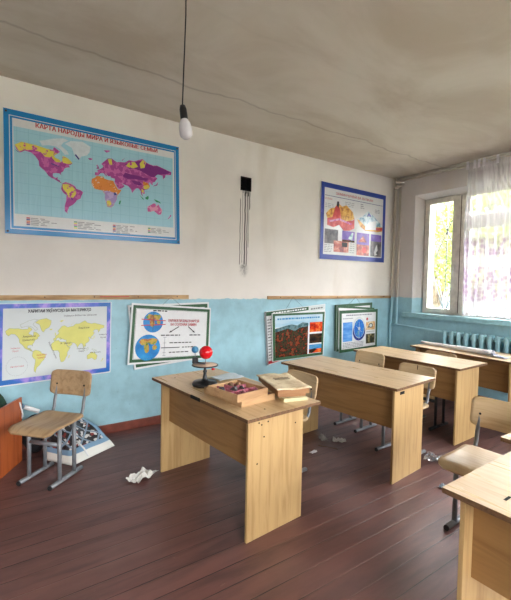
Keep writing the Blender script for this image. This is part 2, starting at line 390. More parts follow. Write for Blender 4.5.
# picture rails
t = NT('rail_wood'); o_ = t.obj(); n = t.noise(t.mapping(o_, (3, 30, 30)), 1.0, 4); n2 = t.noise(o_, 5, 3)
cc = t.mix(t.step(n, 0.35, 0.7), rgb(206, 172, 126), rgb(160, 124, 84)); cc = t.mix(t.math('MULTIPLY', t.step(n2, 0.55, 0.7), 0.5), cc, rgb(140, 116, 92))
t.col(cc).rough(0.7); M['rail'] = t.m
for i, (a, b, z0) in enumerate(((-6.9, -3.53, 1.322), (-2.458, -0.02, 1.309))):
    m = MB(); m.box(a, b, -0.02, 0, z0, z0+0.042, bev=0.003)
    rl = struct(m.build('trim_%d' % (i+1), M['rail']))
    for k in range(5):
        xx = a+(b-a)*(0.08+0.21*k) if i else -5.35+0.42*k
        MB().lathe([(0, -0.012), (0.005, -0.012), (0.005, 0)], n=8, M=Matrix.Rotation(-PI/2, 4, 'X')).build('nail', M['nail'], rl, (xx, -0.022, z0+0.025))
MB().box(-4.46, -4.18, -0.0225, -0.0195, 1.345, 1.352).build('red_mark', M['ink_red'], bpy.data.objects['trim_1'])

# window sills
for i, W in enumerate((W1, W2)):
    m = MB(); m.box(-0.085, 0.14, W[0]+0.19, W[1]-0.14, W[2]-0.065, W[2]+0.004, bev=0.006)
    s = struct(m.build('trim_%d' % (i+5), M['blue_paint']))
# windows
def window(idx, W, near=False):
    y0, y1, z0, z1 = W; X0, X1 = 0.13, 0.20
    root = bpy.data.objects.new('window_%d' % idx, None); COL.objects.link(root); root.location = (0, y0, z0+0.004); struct(root)
    if near: root.location = (y0, YB, z0+0.004); root.rotation_euler = (0, 0, -PI/2)
    w_ = y0-y1; h = z1-z0-0.004; fm = M['window_paint']
    def rect_frame(nm, ya, yb, za, zb, wd, xa, xb, par):
        m = MB(); m.box(xa, xb, -ya, -ya-wd, za, zb, bev=.003); m.box(xa, xb, -yb+wd, -yb, za, zb, bev=.003)
        m.box(xa, xb, -ya-wd, -yb+wd, za, za+wd, bev=.003); m.box(xa, xb, -ya-wd, -yb+wd, zb-wd, zb, bev=.003)
        return m.build(nm, fm, par)
    rect_frame('outer_frame', 0.0, w_, 0, h, 0.028, X0+0.03, X1+0.06, root)
    ymul = 0.515
    MB().box(X0-0.012, X1, -ymul-0.0, -ymul-0.118, 0.03, h-0.03, bev=.003).build('mullion', fm, root)
    MB().box(X0-0.016, X0-0.0125, -ymul-0.052, -ymul-0.062, 0.03, h-0.03).build('mullion_gap', M['window_dark'], root)  # dark strip laid on the mullion to draw its gap line
    s1 = rect_frame('sash', 0.018, ymul, 0.012, h-0.012, 0.070, X0, X0+0.05, root)
    MB().box(X0+0.022, X0+0.026, -0.088, -ymul+0.070, 0.082, h-0.082).build('pane', M['glass'], s1)
    MB().box(X0-0.016, X0, -ymul+0.035, -ymul+0.02, 0.62, 0.70).build('handle', M['window_paint'], s1)
    zt = h*0.76
    tb = MB().box(X0, X1, -ymul-0.118, -w_+0.03, zt-0.045, zt+0.045, bev=.003).build('transom', fm, root)
    s2 = rect_frame('sash', ymul+0.118, w_-0.012, 0.012, zt-0.046, 0.052, X0+0.004, X0+0.05, root)
    MB().box(X0+0.022, X0+0.026, -ymul-0.170, -w_+0.065, 0.065, zt-0.098).build('pane', M['glass'], s2)
    MB().box(X0-0.014, X0+0.004, -ymul-0.13, -ymul-0.145, 0.62, 0.72).build('handle', fm, s2)
    s3 = rect_frame('sash', ymul+0.118, w_-0.012, zt+0.046, h-0.012, 0.045, X0+0.004, X0+0.05, root)
    MB().box(X0+0.022, X0+0.026, -ymul-0.163, -w_+0.058, zt+0.091, h-0.058).build('pane', M['glass'], s3)
    return root
window(1, W1); window(2, W2); window(3, N1, True); window(4, N2, True)  # only the first is in view; the others are added for daylight
# steel security grilles outside
def grille(W, label):
    y0, y1, z0, z1 = W
    root = thing('window_grille', label, 'window bars', (0.47, (y0+y1)/2, z0-0.03))
    hw = (y0-y1)/2+0.05; h = z1-z0+0.06
    m = MB()
    for a, b in (((-hw, 0), (hw, 0)), ((hw, 0), (hw, h)), ((hw, h), (-hw, h)), ((-hw, h), (-hw, 0))): m.tube([(0, a[0], a[1]), (0, b[0], b[1])], 0.012, 6)
    m.build('frame', M['steel_dark'], root)
    n = 5; cw = 2*hw/n
    m = MB()
    for i in range(n):
        a = -hw+cw*i; b = a+cw; c = (a+b)/2
        for (p, q) in (((a, h), (b, h*0.45)), ((b, h), (a, h*0.45)), ((c, 0), (a, h*0.38)), ((c, 0), (b, h*0.38)), ((c, 0), (c, h)), ((b, 0), (b, h*0.9)), ((c, 0.0), (a+cw*.25, h*0.3)), ((c, 0.0), (b-cw*.25, h*0.3))):
            m.tube([(0, p[0], p[1]), (0, q[0], q[1])], 0.009, 5)
    m.build('bars', M['steel_dark'], root)
grille(W1, 'thin steel window grille with crossing rays outside the window beside the curtain')

# pipes
m = MB()
m.tube([(-0.055, -0.06, H), (-0.055, -0.06, 1.45), (-0.055, -0.06, 1.15), (-0.06, -0.045, 0.95), (-0.06, -0.045, 0.0)], 0.019, 10)
m.tube([(-0.055, -0.15, H-0.1), (-0.055, -0.15, 0.93), (-0.06, -0.16, 0.90)], 0.017, 10)
m.tube([(-0.06, -0.03, 0.905), (-0.06, -0.3, 0.90), (-0.09, -0.95, 0.875)], 0.013, 10)
m.tube([(-0.06, -0.05, 3.03), (-0.06, -0.19, 3.05)], 0.02, 8)
struct(m.build('trim_3', M['pipe2']))
MB().tube([(-0.02, -0.05, H-0.02), (-0.02, -5.9, H-0.03)], 0.017, 8).build('trim_4', M['pipe'])
struct(bpy.data.objects['trim_4'])

# radiator
rad = thing('radiator', 'pale blue cast iron column radiator on the wall under the window', 'radiator', (-0.13, -0.98, 0))
ns = 15; px = 0.098
def rad_section():
    m = MB()
    for xo in (-0.04, 0.04):
        m.tube([(xo, 0, 0.30), (xo, 0, 0.36), (xo, 0, 0.5), (xo, 0, 0.78), (xo, 0, 0.87), (xo, 0, 0.905)], [0.022, 0.034, 0.027, 0.027, 0.036, 0.018], 10)
    for zz in (0.36, 0.84): m.box(-0.05, 0.05, -0.022, 0.022, zz-0.04, zz+0.05, bev=0.012); m.tube([(0, -px/2, zz), (0, px/2, zz)], 0.022, 8)
    return m
s0 = rad_section().build('section', M['blue_paint'], rad, (0, -0.03, 0))
for i in range(1, ns):
    c = s0.copy(); COL.objects.link(c); c.parent = rad; c.location = (0, -0.03-px*i, 0)
for yy_ in (-0.2, -1.2):
    MB().box(-0.02, 0.125, yy_-0.01, yy_+0.01, 0.30, 0.32).build('bracket', M['blue_paint'], rad)

# ---------------------------------------------------------------- curtain and rod
rod = thing('curtain_rod', 'pale metal curtain rod running below the ceiling over the window', 'curtain rod', (-0.15, -0.16, 3.09))
MB().tube([(0, 0, 0), (0, -5.4, 0)], 0.013, 10).build('rod', M['pipe'], rod)
for yy_ in (-0.02, -1.9, -4.6): MB().box(-0.006, 0.148, yy_-0.01, yy_+0.01, -0.012, 0.012).build('bracket', M['pipe'], rod)
MB().lathe([(0, -0.05), (0.02, -0.045), (0.022, 0), (0.02, 0.02), (0, 0.025)], n=12, M=Matrix.Rotation(-PI/2, 4, 'X')).build('finial', M['pipe'], rod)
def curtain():
    m = MB(); nu, nv = 220, 46
    tops = [(0, -1.24), (0.12, -1.285), (0.2, -1.345), (0.28, -1.40), (0.36, -1.46), (0.46, -1.50), (0.62, -1.61), (0.7, -1.66), (1, -2.1)]
    def top(s):
        for (a, ya), (b, yb) in zip(tops, tops[1:]):
            if s <= b: return ya+(yb-ya)*(s-a)/(b-a)
        return tops[-1][1]
    def fn(s, tt):
        z = 3.115-tt*(3.115-1.13)
        yb = -1.225-s*0.92
        k = min(1, tt*2.6); k = k*k*(3-2*k)
        y = top(s)*(1-k)+yb*k
        if s < 0.12: y += 0.025*(1-s/0.12)*math.exp(-((tt-0.45)/0.3)**2)*0.8
        sag = 0
        for c, wd, dp in ((0.54, 0.07, 0.05), (0.85, 0.14, 0.06), (0.16, 0.02, 0.012), (0.24, 0.02, 0.012), (0.32, 0.02, 0.012)): sag += dp*math.exp(-((s-c)/wd)**2)
        z -= sag*(1-tt)
        amp = 0.016+0.016*tt
        x = -0.15+amp*math.sin(s*2*PI*11+1.6*math.sin(s*9)+0.5*math.sin(tt*2))+0.006*math.sin(s*91+tt*3)
        y += 0.006*math.sin(s*2*PI*26)
        if z > 3.0: x -= 0.016
        return Vector((x, y, z))
    P = [[m.bm.verts.new(fn(i/nu, j/nv)) for j in range(nv+1)] for i in range(nu+1)]
    for i in range(nu):
        for j in range(nv):
            f = m.bm.faces.new((P[i][j], P[i+1][j], P[i+1][j+1], P[i][j+1])); f.smooth = True
    return m
cu = curtain().build('curtain', M['curtain']); tag(cu, 'sheer white curtain with woven floral bands gathered over the window', 'curtain')
M['tape'] = plain('curtain_heading_tape', rgb(222, 220, 226), 0.8)
for yy_ in (-1.255, -1.345, -1.40, -1.46, -1.62): 
    MB().box(-0.212, -0.204, yy_-0.016, yy_+0.014, 3.02, 3.125, bev=.002).build('heading_pleat', M['tape'], cu)

# ---------------------------------------------------------------- bulb
b = thing('light_bulb', 'white bulb in a black socket hanging on a short cord from the ceiling', 'light bulb', (-4.50, -2.03, H))
Rt = Matrix.Translation((0, 0, -0.84)) @ Matrix.Rotation(math.radians(8), 4, Vector((-0.565, -0.82, 0)))
MB().lathe([(0.0, -0.098), (0.02, -0.095), (0.031, -0.084), (0.034, -0.070), (0.0335, -0.045), (0.031, -0.022), (0.024, -0.006), (0.018, 0.002), (0.016, 0.006)], M=Rt).build('bulb', M['bulb'], b)
MB().lathe([(0.0, 0.004), (0.019, 0.004), (0.020, 0.02), (0.019, 0.055), (0.014, 0.075), (0.005, 0.08), (0, 0.081)], M=Rt).build('socket', M['black'], b)
tp = Rt @ Vector((0, 0, 0.08))
MB().tube([(0, 0, 0), (0.003, 0.002, -0.3), (tp.x*0.6, tp.y*0.6, -0.6), tp], 0.0035, 6).build('cord', M['black'], b)
MB().lathe([(0, 0), (0.03, 0), (0.028, -0.02), (0.01, -0.035), (0, -0.035)]).build('ceiling_cup', M['white_edge'], b)

# ---------------------------------------------------------------- desks
def make_desk(label, x, y, th, L=1.22, Wd=0.57, oh=0.05, ins=0.04, far=0.06, group='two-seat school desks'):
    r = thing('school_desk', label, 'desk', (x, y, 0), th, group)
    m = MB(); m.mat(0).box(0, L, -Wd, 0, 0.749, 0.75); m.mat(1).box(0, L, -Wd, 0, 0.729, 0.749)
    m.build('tabletop', [M['top'], M['edge']], r)
    for a in (oh, L-oh-0.018): MB().box(a, a+0.018, -Wd+far, -ins, 0, 0.729, bev=.0015).build('side_panel', M['panel'], r)
    MB().box(oh+0.018, L-oh-0.018, -ins-0.065, -ins-0.081, 0.40, 0.729).build('modesty_panel', M['modesty_shaded'], r)
    return r
d1 = make_desk('school desk nearest the camera, carrying the red-ball planet model and wooden boxes', -4.185, -2.209, 1.659, 1.217, 0.60, 0.057, 0.05, 0.10)
d2 = make_desk('bare-topped school desk with a small dark slot in its end, beyond the desk with boxes', -2.889, -2.227, 1.670, 1.225, 0.59, 0.047, 0.05, 0.10)
d3 = make_desk('bare school desk in the third row, just before the desk with the rolled poster', -1.765, -2.090, 1.608, 1.24, 0.545, 0.055, 0.06, 0.05)
d4 = make_desk('school desk by the radiator with a rolled poster lying on it', -0.965, -2.21, 1.500, 1.25, 0.54)
d5 = make_desk('school desk in the bottom right corner with pale scratched top', -3.962, -3.199-1.2, 1.60, 1.22, 0.60)
# put the far-left corner of desk 5 at its place
th5 = 1.585; L5 = 1.22
d5.rotation_euler.z = th5; d5.location = (-3.962-math.cos(th5)*L5, -3.199-math.sin(th5)*L5, 0)
d6 = make_desk('school desk at the right edge beyond the corner desk, only one corner in view', -3.225, -3.08-1.22, 1.575, 1.22, 0.55)
# small marks on desks
MB().box(0.0435, 0.0465, -0.185, -0.125, 0.675, 0.697).build('dark_slot', M['hole'], d2)
for (a, c) in ((0.13, 0.69), (0.15, 0.675), (0.2, 0.685), (0.17, 0.60), (0.12, 0.45), (0.43, 0.63)):
    MB().lathe([(0, -0.001), (0.005, -0.001), (0.005, 0.001)], n=8, M=Matrix.Rotation(PI/2, 4, 'Y')).build('screw_hole', M['hole'], d1, (0.0565, -a, c))
MB().box(0.50, 0.62, -0.004, 0.001, 0.728, 0.7505).build('chipped_edge', M['hole'], d1)
MB().lathe([(0, 0.0008), (0.006, 0.0008), (0.006, 0)], n=8).build('screw_hole', M['hole'], d1, (0.09, -0.2, 0.7503))
MB().lathe([(0, 0.0008), (0.006, 0.0008), (0.006, 0)], n=8).build('screw_hole', M['hole'], d1, (1.1, -0.14, 0.7503))
for (a, c, l) in ((0.18, 0.10, 0.04), (0.22, 0.13, 0.018), (0.26, 0.12, 0.018)):
    MB().box(L5-a, L5-a+0.01, -c-l, -c, 0.75, 0.7512).build('scratch', M['hole'], d5)

# ---------------------------------------------------------------- chairs (face local +X)
def rounded(s, half, r, Ls):
    d = min(s, 1-s)*Ls
    return half if d >= r else half-r+math.sqrt(max(0, r*r-(r-d)**2))
def make_chair(label, steel, ply):
    r = thing('school_chair', label, 'chair', (0, 0, 0), 0, 'plywood school chairs')
    zs = 0.445
    def seat(s, t_):
        xx = -0.155+0.395*s; hw = rounded(s, 0.185, 0.045, 0.41)
        yy = (t_*2-1)*hw
        z = zs+0.012*((s-0.45)/0.5)**2*(1 if s < 0.45 else 0)
        if s > 0.8: z -= 0.035*((s-0.8)/0.2)**2
        z -= 0.010*math.exp(-((s-0.4)/0.3)**2)*math.cos((t_-0.5)*PI)
        return (xx, yy, z)
    MB().sheet(seat, 24, 14, 0.012).build('seat', ply, r)
    def back(s, t_):
        zz = 0.575+0.195*t_; hw = rounded(t_, 0.185, 0.04, 0.195); yy = (s*2-1)*hw
        return (-0.215-0.05*t_*0.6+0.6*yy*yy, yy, zz)
    bk = MB().sheet(back, 18, 14, 0.010).build('backrest', ply, r)
    for sy in (-0.125, 0.125):
        MB().lathe([(0, 0.004), (0.007, 0.003), (0.008, 0)], n=10, M=Matrix.Rotation(PI/2, 4, 'Y')).build('screw', M['screw'], bk, (-0.222+0.6*sy*sy, sy, 0.66))
    for sy in (-0.133, 0.133):
        m = MB(); m.tube([(-0.17, sy, 0.016), (0.17, sy, 0.018)], 0.018, 8, ry=0.016); m.build('runner', steel, r)
        m = MB(); m.tube([(0.165, sy, 0.015), (0.178, sy, 0.015)], 0.0175, 8); m.build('rubber_cap', M['rubber'], r)
        MB().tube([(0.075, sy, 0.02), (0.075, sy, 0.425)], 0.016, 8, ry=0.014).build('leg', steel, r)
        MB().tube([(-0.085, sy, 0.02), (-0.085, sy, 0.425)], 0.016, 8, ry=0.014).build('leg', steel, r)
        MB().tube([(0.12, sy, 0.425), (-0.10, sy, 0.425)], 0.010, 8).build('seat_rail', steel, r)
        MB().tube([(-0.085, sy, 0.425), (-0.14, sy, 0.428), (-0.175, sy, 0.445), (-0.19, sy, 0.48), (-0.197, sy, 0.53), (-0.214, sy, 0.59), (-0.236, sy, 0.70)], 0.014, 8, ry=0.010).build('back_support', steel, r)
    MB().tube([(0.075, -0.133, 0.29), (0.075, 0.133, 0.29)], 0.012, 8, ry=0.017).build('crossbar', steel, r)
    return r
def place(c, x, y, deg): c.location = (x, y, 0); c.rotation_euler.z = math.radians(deg); return c
cA = place(make_chair('worn plywood chair with grey tube frame beside the orange-brown cabinet', M['steel'], M['ply_old']), -4.963, -0.688, 222.5)
cG = place(make_chair('pale plywood school chair behind the corner desk at lower right', M['steel'], M['ply']), -2.852, -2.835, 183)
def chair_copy(src, label, x, y, deg):
    c = dup(src); c['label'] = label; return place(c, x, y, deg)
cB = chair_copy(cG, 'school chair whose backrest shows just right of the boxes on the nearest desk', -3.42, -1.53, 181)
cC = chair_copy(cG, 'school chair showing its backrest left of the other at the bare second desk', -2.10, -1.16, 184)
cD = chair_copy(cG, 'school chair with a dark seam down its backrest, right end of the second desk', -2.27, -1.84, 182)
cF = make_chair('chair with near-black tube legs under the third row desk', M['steel_dark'], M['ply_old']); place(cF, -1.375, -1.54, 182)
MB().box(-0.2405, -0.2375, -0.006, -0.002, 0.58, 0.765).build('seam', M['hole'], cD, (0, 0, 0))

# ---------------------------------------------------------------- posters
FONT = None
def text_mesh(s):
    cu_ = bpy.data.curves.new('t', 'FONT'); cu_.body = s; cu_.size = 1.0; cu_.resolution_u = 3
    ob = bpy.data.objects.new('t', cu_); COL.objects.link(ob)
    dg = bpy.context.evaluated_depsgraph_get(); me = bpy.data.meshes.new_from_object(ob.evaluated_get(dg))
    bpy.data.objects.remove(ob); bpy.data.curves.remove(cu_)
    return me
class Poster:
    """quad on the wall given as (x,z) of TL, TR, BR, BL; y = distance of its face in front of the wall"""
    def __init__(s, name, label, cat, quad, y, th=0.012, mats=('white_edge',), group=None, tilt=0.0):
        cx = sum(q[0] for q in quad)/4; cz = sum(q[1] for q in quad)/4
        s.q = [(q[0]-cx, q[1]-cz) for q in quad]; s.c = (cx, -y, cz); s.tilt = tilt
        s.root = thing(name, label, cat, s.c, 0, group); s.mats = []; s.m = MB(); s.layer = 0
        s.w = ((Vector(quad[1])-Vector(quad[0])).length+(Vector(quad[2])-Vector(quad[3])).length)/2
        s.h = ((Vector(quad[3])-Vector(quad[0])).length+(Vector(quad[2])-Vector(quad[1])).length)/2
        F = [s.P(u, v, 0) for u, v in ((0, 0), (1, 0), (1, 1), (0, 1))]; B = [p+Vector((0, th, 0)) for p in F]
        m = MB(); m.face(F[::-1]); m.face(B)
        for i in range(4): m.face([F[i], F[(i+1) % 4], B[(i+1) % 4], B[i]])
        m.build('board', M[mats[0]], s.root, recalc=True)
    def P(s, u, v, off):
        a, b, c, d = s.q
        x = (a[0]*(1-u)+b[0]*u)*(1-v)+(d[0]*(1-u)+c[0]*u)*v; z = (a[1]*(1-u)+b[1]*u)*(1-v)+(d[1]*(1-u)+c[1]*u)*v
        return Vector((x, -off-0.0006-s.tilt*(z), z)) if s.tilt else Vector((x, -off, z))
    def mi(s, name):
        if name not in s.mats: s.mats.append(name)
        return s.mats.index(name)
    def poly(s, pts, mat, L=1):
        s.m.face([s.P(u, v, 0.0007*L) for u, v in pts][::-1], s.mi(mat)); return s
    def rect(s, u0, v0, u1, v1, mat, L=1): return s.poly([(u0, v0), (u1, v0), (u1, v1), (u0, v1)], mat, L)
    def ell(s, u, v, r, mat, L=2, k=1.0, n=28):
        return s.poly([(u+r*math.cos(2*PI*i/n), v+r*k*s.w/s.h*math.sin(2*PI*i/n)) for i in range(n)], mat, L)
    def line(s, a, b, wd, mat, L=3):
        d = Vector(((b[0]-a[0])*s.w, (b[1]-a[1])*s.h)).normalized(); n = (-d.y*wd/2/s.w, d.x*wd/2/s.h)
        return s.poly([(a[0]+n[0], a[1]+n[1]), (b[0]+n[0], b[1]+n[1]), (b[0]-n[0], b[1]-n[1]), (a[0]-n[0], a[1]-n[1])], mat, L)
    def frame(s, u0, v0, u1, v1, wd, mat, L=2):
        a = wd/s.w; b_ = wd/s.h
        s.rect(u0, v0, u1, v0+b_, mat, L); s.rect(u0, v1-b_, u1, v1, mat, L); s.rect(u0, v0+b_, u0+a, v1-b_, mat, L); s.rect(u1-a, v0+b_, u1, v1-b_, mat, L); return s
    def text(s, txt, u, v, height, mat, L=3, width=None, align=0.5, rot=0.0, bold=0.0):
        """centre/left at u,v; height in metres of a capital; width in metres"""
        me = text_mesh(txt)
        xs = [p.co.x for p in me.vertices]
        if not xs: return s
        x0, x1 = min(xs), max(xs); ys = [p.co.y for p in me.vertices]; y0, y1 = min(ys), max(ys)
        k = height/0.73; kx = width/(x1-x0) if width else k
        cr, sr = math.cos(rot), math.sin(rot); mi = s.mi(mat)
        for dx in ((-bold, bold) if bold else (0,)):
            vs = []
            for p in me.vertices:
                a = (p.co.x-x0-(x1-x0)*align)*kx+dx; b_ = (p.co.y-0.36)*k
                a, b_ = a*cr-b_*sr, a*sr+b_*cr
                vs.append(s.m.bm.verts.new(s.P(u+a/s.w, v-b_/s.h, 0.0007*L+abs(dx)*0.01)))
            for f in me.polygons:
                try: nf = s.m.bm.faces.new([vs[i] for i in f.vertices]); nf.material_index = mi
                except ValueError: pass
        bpy.data.meshes.remove(me); return s
    def dashes(s, u0, u1, v, mat='ink_grey', hgt=0.006, seed=0, L=3):
        rr = random.Random(seed+int(v*1000)); u = u0
        while u < u1-0.01:
            l = rr.uniform(0.02, 0.05); e = min(u+l, u1); s.rect(u, v-hgt/2/s.h, e, v+hgt/2/s.h, mat, L); u = e+0.010
        return s
    def done(s, name='print'):
        return s.m.build(name, [M[k] for k in s.mats], s.root)

# print materials
def ramp_mat(name, scale, stops, rough=0.4, stretch=(1, 1, 1), detail=5, interp='LINEAR', spec=None):
    t = NT(name); t.col(t.ramp(t.noise(t.mapping(t.obj(), stretch), scale, detail, 0.6), stops, interp)).rough(rough); return t.m
M['blue_border'] = plain('blue_border_print', rgb(34, 134, 196), 0.2, var=0.05, scale=3)
t = NT('map_sea_print'); o_ = t.obj(); x, y, z = t.sep(o_)
gx = t.step(t.math('ABSOLUTE', t.math('SUBTRACT', t.math('FRACT', t.math('MULTIPLY', x, 11.5)), 0.5)), 0.47, 0.495)
gz = t.step(t.math('ABSOLUTE', t.math('SUBTRACT', t.math('FRACT', t.math('MULTIPLY', z, 11.5)), 0.5)), 0.47, 0.495)
t.col(t.mix(t.math('MULTIPLY', t.math('MAXIMUM', gx, gz), 0.5), rgb(164, 212, 226), rgb(120, 176, 194))).rough(0.16); t.bump(t.noise(t.mapping(o_, (6, 1, 1)), 3.0, 2), 0.5, 0.02); M['sea'] = t.m
M['map_white'] = plain('map_white_print', rgb(224, 226, 226), 0.18, var=0.02)
M['map_ice'] = plain('map_ice_print', rgb(216, 226, 232), 0.2, var=0.05)
MAG, YEL = rgb(196, 92, 168), rgb(222, 206, 96)
M['map_mag'] = ramp_mat('map_magenta', 18, [(0.40, rgb(170, 74, 150)), (0.52, rgb(206, 108, 176)), (0.66, rgb(198, 96, 170)), (0.72, rgb(228, 190, 110))], 0.2, interp='CONSTANT')
M['map_yel'] = ramp_mat('map_yellow', 24, [(0.36, rgb(196, 90, 160)), (0.42, rgb(226, 212, 92)), (0.62, rgb(214, 200, 110)), (0.7, rgb(230, 190, 90))], 0.2, interp='CONSTANT')
M['map_pur'] = ramp_mat('map_purple', 18, [(0.3, rgb(128, 50, 132)), (0.62, rgb(110, 40, 124)), (0.68, rgb(190, 84, 160))], 0.2, interp='CONSTANT')
M['map_ora'] = ramp_mat('map_orange', 20, [(0.33, rgb(230, 224, 214)), (0.40, rgb(226, 140, 66)), (0.6, rgb(212, 120, 50)), (0.66, rgb(230, 180, 100))], 0.2, interp='CONSTANT')
M['map_lil'] = ramp_mat('map_lilac', 10, [(0.35, rgb(172, 150, 206)), (0.5, rgb(196, 176, 220)), (0.65, rgb(170, 206, 130))], 0.2, interp='CONSTANT')
M['map_pnk'] = ramp_mat('map_pink', 10, [(0.35, rgb(206, 100, 160)), (0.5, rgb(226, 160, 190)), (0.65, rgb(206, 110, 170))], 0.2, interp='CONSTANT')
M['map_grn'] = plain('map_green', rgb(60, 150, 110), 0.2)
M['map_navy'] = plain('map_navy', rgb(60, 70, 140), 0.2)
M['land_yel'] = plain('land_yellow', rgb(214, 212, 116), 0.45, var=0.04, scale=6)
M['land_line'] = plain('land_outline', rgb(150, 160, 120), 0.45)
M['map2_bg'] = plain('map_pale_grey', rgb(206, 214, 214), 0.4, var=0.02, scale=3)
M['blue_violet'] = ramp_mat('blue_violet_border', 3.2, [(0.42, rgb(30, 104, 184)), (0.5, rgb(90, 110, 206)), (0.58, rgb(176, 150, 226)), (0.68, rgb(30, 110, 196))], 0.3)
M['blue_navy'] = ramp_mat('navy_border', 4, [(0.35, rgb(34, 74, 158)), (0.65, rgb(44, 60, 160)), (0.8, rgb(120, 110, 210))], 0.3)

LANDS = {
 'na': [(-168,66),(-156,71),(-140,70),(-128,70),(-115,68),(-108,68),(-96,68),(-94,72),(-86,69),(-82,67),(-87,64),(-94,60),(-92,57),(-83,55),(-80,51),(-78,55),(-77,62),(-70,61),(-65,59),(-57,53),(-60,50),(-65,48),(-62,45),(-70,43),(-74,40),(-76,35),(-81,31),(-80,25),(-83,29),(-90,29),(-97,27),(-97,21),(-91,18),(-87,21),(-88,16),(-83,14),(-83,9),(-78,8),(-85,10),(-92,14),(-100,17),(-106,21),(-110,27),(-114,31),(-118,34),(-123,38),(-124,47),(-130,54),(-138,59),(-150,60),(-158,56),(-165,60)],
 'arctic': [(-122,76),(-110,78),(-95,81),(-75,83),(-64,82),(-75,79),(-80,75),(-68,70),(-64,66),(-72,64),(-80,70),(-90,73),(-105,73),(-117,71)],
 'gr': [(-72,78),(-60,82),(-35,83.5),(-18,80),(-20,74),(-26,69),(-38,66),(-44,60),(-50,63),(-54,69),(-58,75)],
 'sa': [(-78,8),(-72,12),(-62,10),(-52,5),(-50,0),(-40,-3),(-35,-7),(-39,-15),(-41,-22),(-48,-26),(-53,-33),(-58,-38),(-65,-42),(-67,-47),(-69,-52),(-68,-55),(-74,-51),(-74,-42),(-71,-30),(-70,-18),(-76,-14),(-81,-6),(-80,0)],
 'af': [(-17,21),(-16,28),(-9,32),(-5,36),(10,37),(11,33),(20,31),(32,31),(36,23),(43,12),(51,12),(46,3),(40,-5),(40,-15),(35,-22),(32,-29),(26,-34),(18,-34),(14,-22),(12,-12),(13,-5),(9,1),(8,4),(-4,5),(-9,5),(-15,11)],
 'eu': [(-9,43),(-2,44),(-4,48),(3,51),(8,54),(10,57),(5,60),(12,65),(20,70),(29,71),(41,67),(45,68),(60,69),(70,73),(82,73),(104,78),(114,74),(130,72),(140,73),(160,70),(179,67),(178,62),(163,60),(162,56),(156,51),(155,58),(142,59),(135,54),(141,51),(134,43),(128,40),(129,35),(126,35),(122,40),(118,39),(122,31),(118,24),(110,21),(106,18),(109,12),(105,9),(101,13),(103,2),(99,8),(98,16),(92,22),(87,21),(80,13),(77,8),(73,18),(67,24),(57,26),(50,29),(56,25),(59,22),(52,16),(44,13),(39,21),(35,28),(36,36),(27,37),(26,40),(20,39),(19,41),(13,45),(18,40),(16,38),(10,44),(3,43),(-2,37),(-9,37)],
 'au': [(114,-22),(122,-18),(130,-12),(136,-12),(136,-16),(140,-17),(142,-11),(146,-19),(153,-26),(150,-37),(143,-39),(136,-34),(131,-31),(122,-34),(115,-34)],
 'uk': [(-6,50),(1,51),(-1,55),(-4,58),(-6,56),(-3,54),(-5,52)], 'jp': [(130,32),(136,34),(141,36),(142,42),(145,44),(140,42),(138,37),(131,34)],
 'mg': [(44,-24),(47,-25),(50,-15),(46,-16)], 'ng': [(131,-1),(138,-2),(147,-6),(150,-10),(143,-8),(138,-8)],
 'bo': [(109,1),(113,3),(117,7),(118,1),(116,-4),(110,-3)], 'su': [(95,5),(104,-2),(106,-6),(102,-4)], 'nz': [(167,-46),(172,-41),(174,-36),(178,-38),(174,-42),(170,-46)], 'ic': [(-24,65),(-20,66),(-14,66),(-15,64),(-20,63)],
 'nze': [(52,71),(56,73),(66,77),(58,74),(55,71)], 'sp': [(11,79),(20,80),(27,80),(18,77)]}
def mil(lat): return 1.25*math.log(math.tan(PI/4+0.4*math.radians(lat)))
def lands(p, names, mat, u0, u1, v0, v1, L, jitter=True):
    T, B = mil(83), mil(-55)
    for nm in names:
        pts = LANDS[nm] if isinstance(nm, str) else nm
        p.poly([(u0+(lo+168)/347*(u1-u0), v0+(T-mil(la))/(T-B)*(v1-v0)) for lo, la in pts], mat, L)

# 1 peoples map
p = Poster('world_map', 'large laminated map of peoples with pale blue sea and bright blue border', 'map', [(-5.232, 2.934), (-3.662, 2.931), (-3.639, 1.911), (-5.225, 1.890)], 0.012, 0.006, ('blue_border',))
p.frame(0.025, 0.045, 0.975, 0.96, 0.006, 'map_white', 1)
p.rect(0.04, 0.065, 0.965, 0.935, 'map_white', 1); p.rect(0.045, 0.13, 0.955, 0.835, 'sea', 2)
p.text('КАРТА НАРОДЫ МИРА И ЯЗЫКОВЫЕ СЕМЬИ', 0.50, 0.086, 0.040, 'ink_red', 3, width=1.10, bold=0.002)
A = (0.05, 0.945, 0.150, 0.795)
lands(p, ['na', 'sa'], 'map_mag', *A, 3); lands(p, ['arctic', 'gr'], 'map_ice', *A, 3); lands(p, ['eu', 'uk', 'jp'], 'map_mag', *A, 3)
lands(p, ['af'], 'map_ora', *A, 3); lands(p, ['au'], 'map_pnk', *A, 3); lands(p, ['mg', 'bo', 'ng', 'su'], 'map_grn', *A, 3); lands(p, ['nz', 'ic', 'nze', 'sp'], 'map_mag', *A, 3)
lands(p, [[(-168,66),(-156,71),(-128,70),(-108,68),(-96,67),(-88,64),(-94,60),(-92,57),(-83,55),(-80,51),(-90,50),(-98,56),(-112,56),(-120,62),(-135,63),(-150,61),(-160,58)], [(-78,55),(-77,62),(-70,61),(-65,59),(-57,53),(-66,50),(-76,51)], [(-78,6),(-68,8),(-58,4),(-52,-2),(-50,-12),(-56,-22),(-66,-22),(-70,-12),(-76,-8),(-78,0)]], 'map_yel', *A, 4)
